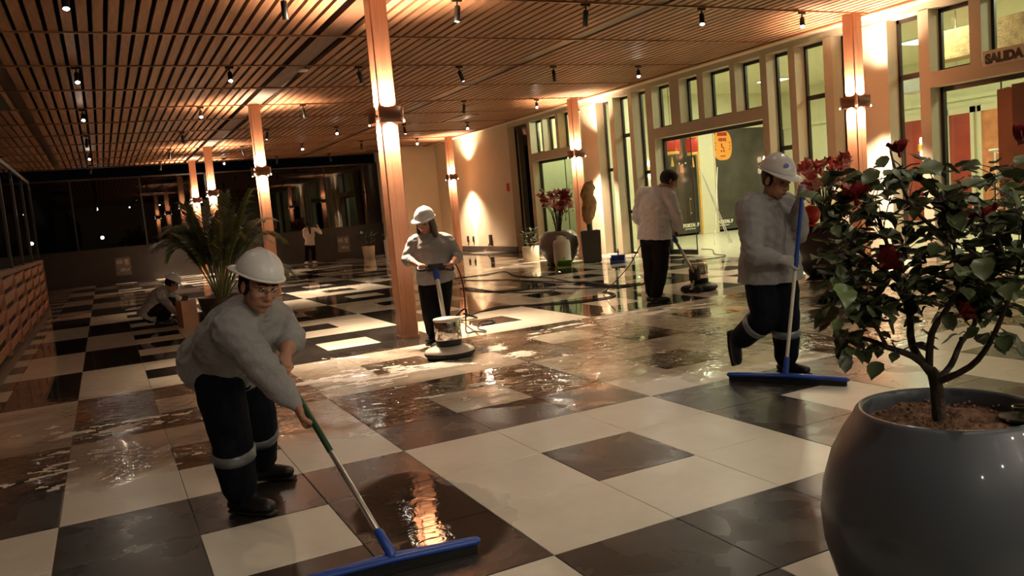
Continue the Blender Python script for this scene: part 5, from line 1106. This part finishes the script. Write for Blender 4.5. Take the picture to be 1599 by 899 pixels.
mb.loft([(8.13, 10.76, 0.92), (8.15, 10.75, 1.1), (8.18, 10.73, 1.3), (8.14, 10.76, 1.48), (8.2, 10.72, 1.66), (8.26, 10.70, 1.76)], [(0.10, 0.09), (0.15, 0.12), (0.17, 0.13), (0.14, 0.11), (0.16, 0.10), (0.03, 0.03)], n=14, sub=3)
mb.v = [tuple(V(q) + V((noise.noise(V(q) * 11), noise.noise(V(q) * 11 + V((5, 0, 0))), 0)) * 0.045) for q in mb.v]; mb.build('paper_wrap', M['wrap'], wr_, True)
round_pot('dark round pot with pink flowers behind the shrub', (7.75, 3.85), 0.47, 0.74, 'potdark')
bouquet('bright pink flowering plant in the dark round pot', (7.75, 3.85), 0.68, 0.98, 0.38, 34, ['pinkpetal', 'pinkpetal', 'palepetal'], 8, 1.3)
rb_ = thing('red_bag', 'shiny red packet resting on the rim of the dark pot', 'packet', (7.36, 3.80, 0.76)); mb = MB(); mb.ell((7.40, 3.78, 0.90), (0.16, 0.12, 0.13), None, 18, 12)
mb.v = [tuple(V(q) + V((0, 0, noise.noise(V(q) * 16) * 0.03))) for q in mb.v]; mb.build('packet', M['redcloth'], rb_, True)
mb = MB(); mb.lathe([(0, 0.745), (0.19, 0.745), (0.21, 0.765), (0.19, 0.77), (0, 0.76)], (7.42, 3.78, 0), 28); mb.build('tray', M['redcloth'], rb_, True); boxo('tag', (7.26, 3.72, 0.86), (7.275, 3.80, 0.94), M['letter'], rb_)
# far pots by the end wall
yp = thing('yellow_pot', 'pale yellow cylinder pot by the dark end wall', 'pot', (6.85, 23.3, 0)); mb = MB()
mb.lathe([(0, 0), (0.19, 0), (0.23, 0.42), (0.21, 0.43), (0.19, 0.38), (0, 0.37)], yp.location, 28); mb.build('vessel', M['potwhite'], yp, True); mb = MB(); mb.lathe([(0, 0.40), (0.2, 0.395), (0.19, 0.37), (0, 0.37)], yp.location, 20); mb.build('soil', M['soil'], yp, True)
bush('small dark plant in the pale yellow pot', (6.85, 23.3), 0.41, 0.5, 0.22, 36, 'leaf', 6, 0.2)
wb_ = thing('white_bin', 'white upright bin half hidden by the near column', 'bin', (7.35, 22.4, 0)); mb = MB()
mb.loft([(7.35, 22.4, 0.02), (7.35, 22.4, 0.3), (7.35, 22.4, 0.58), (7.35, 22.4, 0.62)], [(0.18, 0.14), (0.2, 0.16), (0.2, 0.16), (0.15, 0.12)], wd=V((1, 0, 0)), n=16); mb.build('tank', M['white_p'], wb_, True); mb = MB(); mb.lathe([(0.14, 0.60), (0.16, 0.63), (0.1, 0.66), (0, 0.66)], wb_.location, 18); mb.build('lid', M['white_p'], wb_, True)
bush('dark plant behind the white bin at the end wall', (7.5, 22.7), 0.45, 0.5, 0.25, 30, 'leaf', 16, 0.2)

# ------------------------------------------------------------------ soap foam on the floor
def foam(label, zones, cell=0.022, seed=0):
    mb = MB(); H = {}
    for (cx, cy, rx, ry, ang, thr, sx, sy) in zones:
        ca, sa = math.cos(ang), math.sin(ang); m = max(rx, ry)
        for i in range(int(-m / cell), int(m / cell) + 1):
            for j in range(int(-m / cell), int(m / cell) + 1):
                x_, y_ = i * cell, j * cell; u, v = (x_ * ca + y_ * sa) / rx, (-x_ * sa + y_ * ca) / ry; rr = u * u + v * v
                if rr > 1: continue
                U_, V_ = (x_ * ca + y_ * sa) * sx, (-x_ * sa + y_ * ca) * sy
                q = V((U_ + cx * 3, V_ + cy * 3, seed)); f_ = noise.noise(q) + 0.55 * noise.noise(q * 2.3 + V((9, 0, 0))) + 0.35 * noise.noise(q * 5.1) - thr - 0.55 * rr * rr
                if f_ > 0: k = (round((cx + x_) / cell), round((cy + y_) / cell)); H[k] = max(H.get(k, 0), min(f_, 0.35))
    idx = {}
    for (i, j), h in H.items():
        ids = []
        for (a, b_) in ((0, 0), (1, 0), (1, 1), (0, 1)):
            k = (i + a, j + b_)
            if k not in idx:
                n4 = [H.get((k[0] - p, k[1] - q_), 0) for p in (0, 1) for q_ in (0, 1)]; hh = min(n4)
                idx[k] = len(mb.v); jx = noise.noise(V((k[0] * 0.7, k[1] * 0.7, 3))) * cell * 0.5
                mb.v.append((k[0] * cell + jx, k[1] * cell - jx, 0.0015 + 0.028 * hh + (0.002 * abs(noise.noise(V((k[0] * 1.9, k[1] * 1.9, 0)))) if hh > 0 else 0)))
            ids.append(idx[k])
        mb.f.append(tuple(ids)); mb.m.append(0)
    o = mb.build('soap_foam', M['foam'], None, True); tag(o, label, 'foam', None, 'stuff'); return o
foam('white suds pushed up around the foreground polisher', [(0.85, 2.45, 1.25, 0.34, -0.25, -0.02, 2.6, 6.5), (0.30, 2.15, 0.9, 0.30, 0.1, 0.28, 3, 8), (1.9, 2.75, 0.9, 0.22, 0.35, 0.16, 3, 8), (0.35, 3.5, 0.8, 0.35, -0.3, 0.40, 4, 9)], seed=1)
foam('thin suds streaks on the left tiles', [(-1.45, 2.15, 0.55, 0.26, 0.12, 0.05, 3, 10), (-1.95, 1.2, 0.5, 0.55, 0.0, 0.32, 4, 8), (-1.2, 0.9, 0.7, 0.6, 0.0, 0.62, 5, 9), (-2.1, 2.3, 0.5, 0.5, 0, 0.5, 5, 10)], seed=4)
foam('pale suds band by the man in the pale shirt', [(4.2, 3.25, 1.2, 0.24, -0.20, 0.05, 2.2, 7), (3.0, 3.15, 0.8, 0.20, 0.1, 0.25, 3, 8), (2.2, 1.5, 1.6, 0.9, 0.0, 0.62, 5, 11), (0.9, 1.25, 1.1, 0.6, -0.2, 0.52, 5, 11)], seed=7)
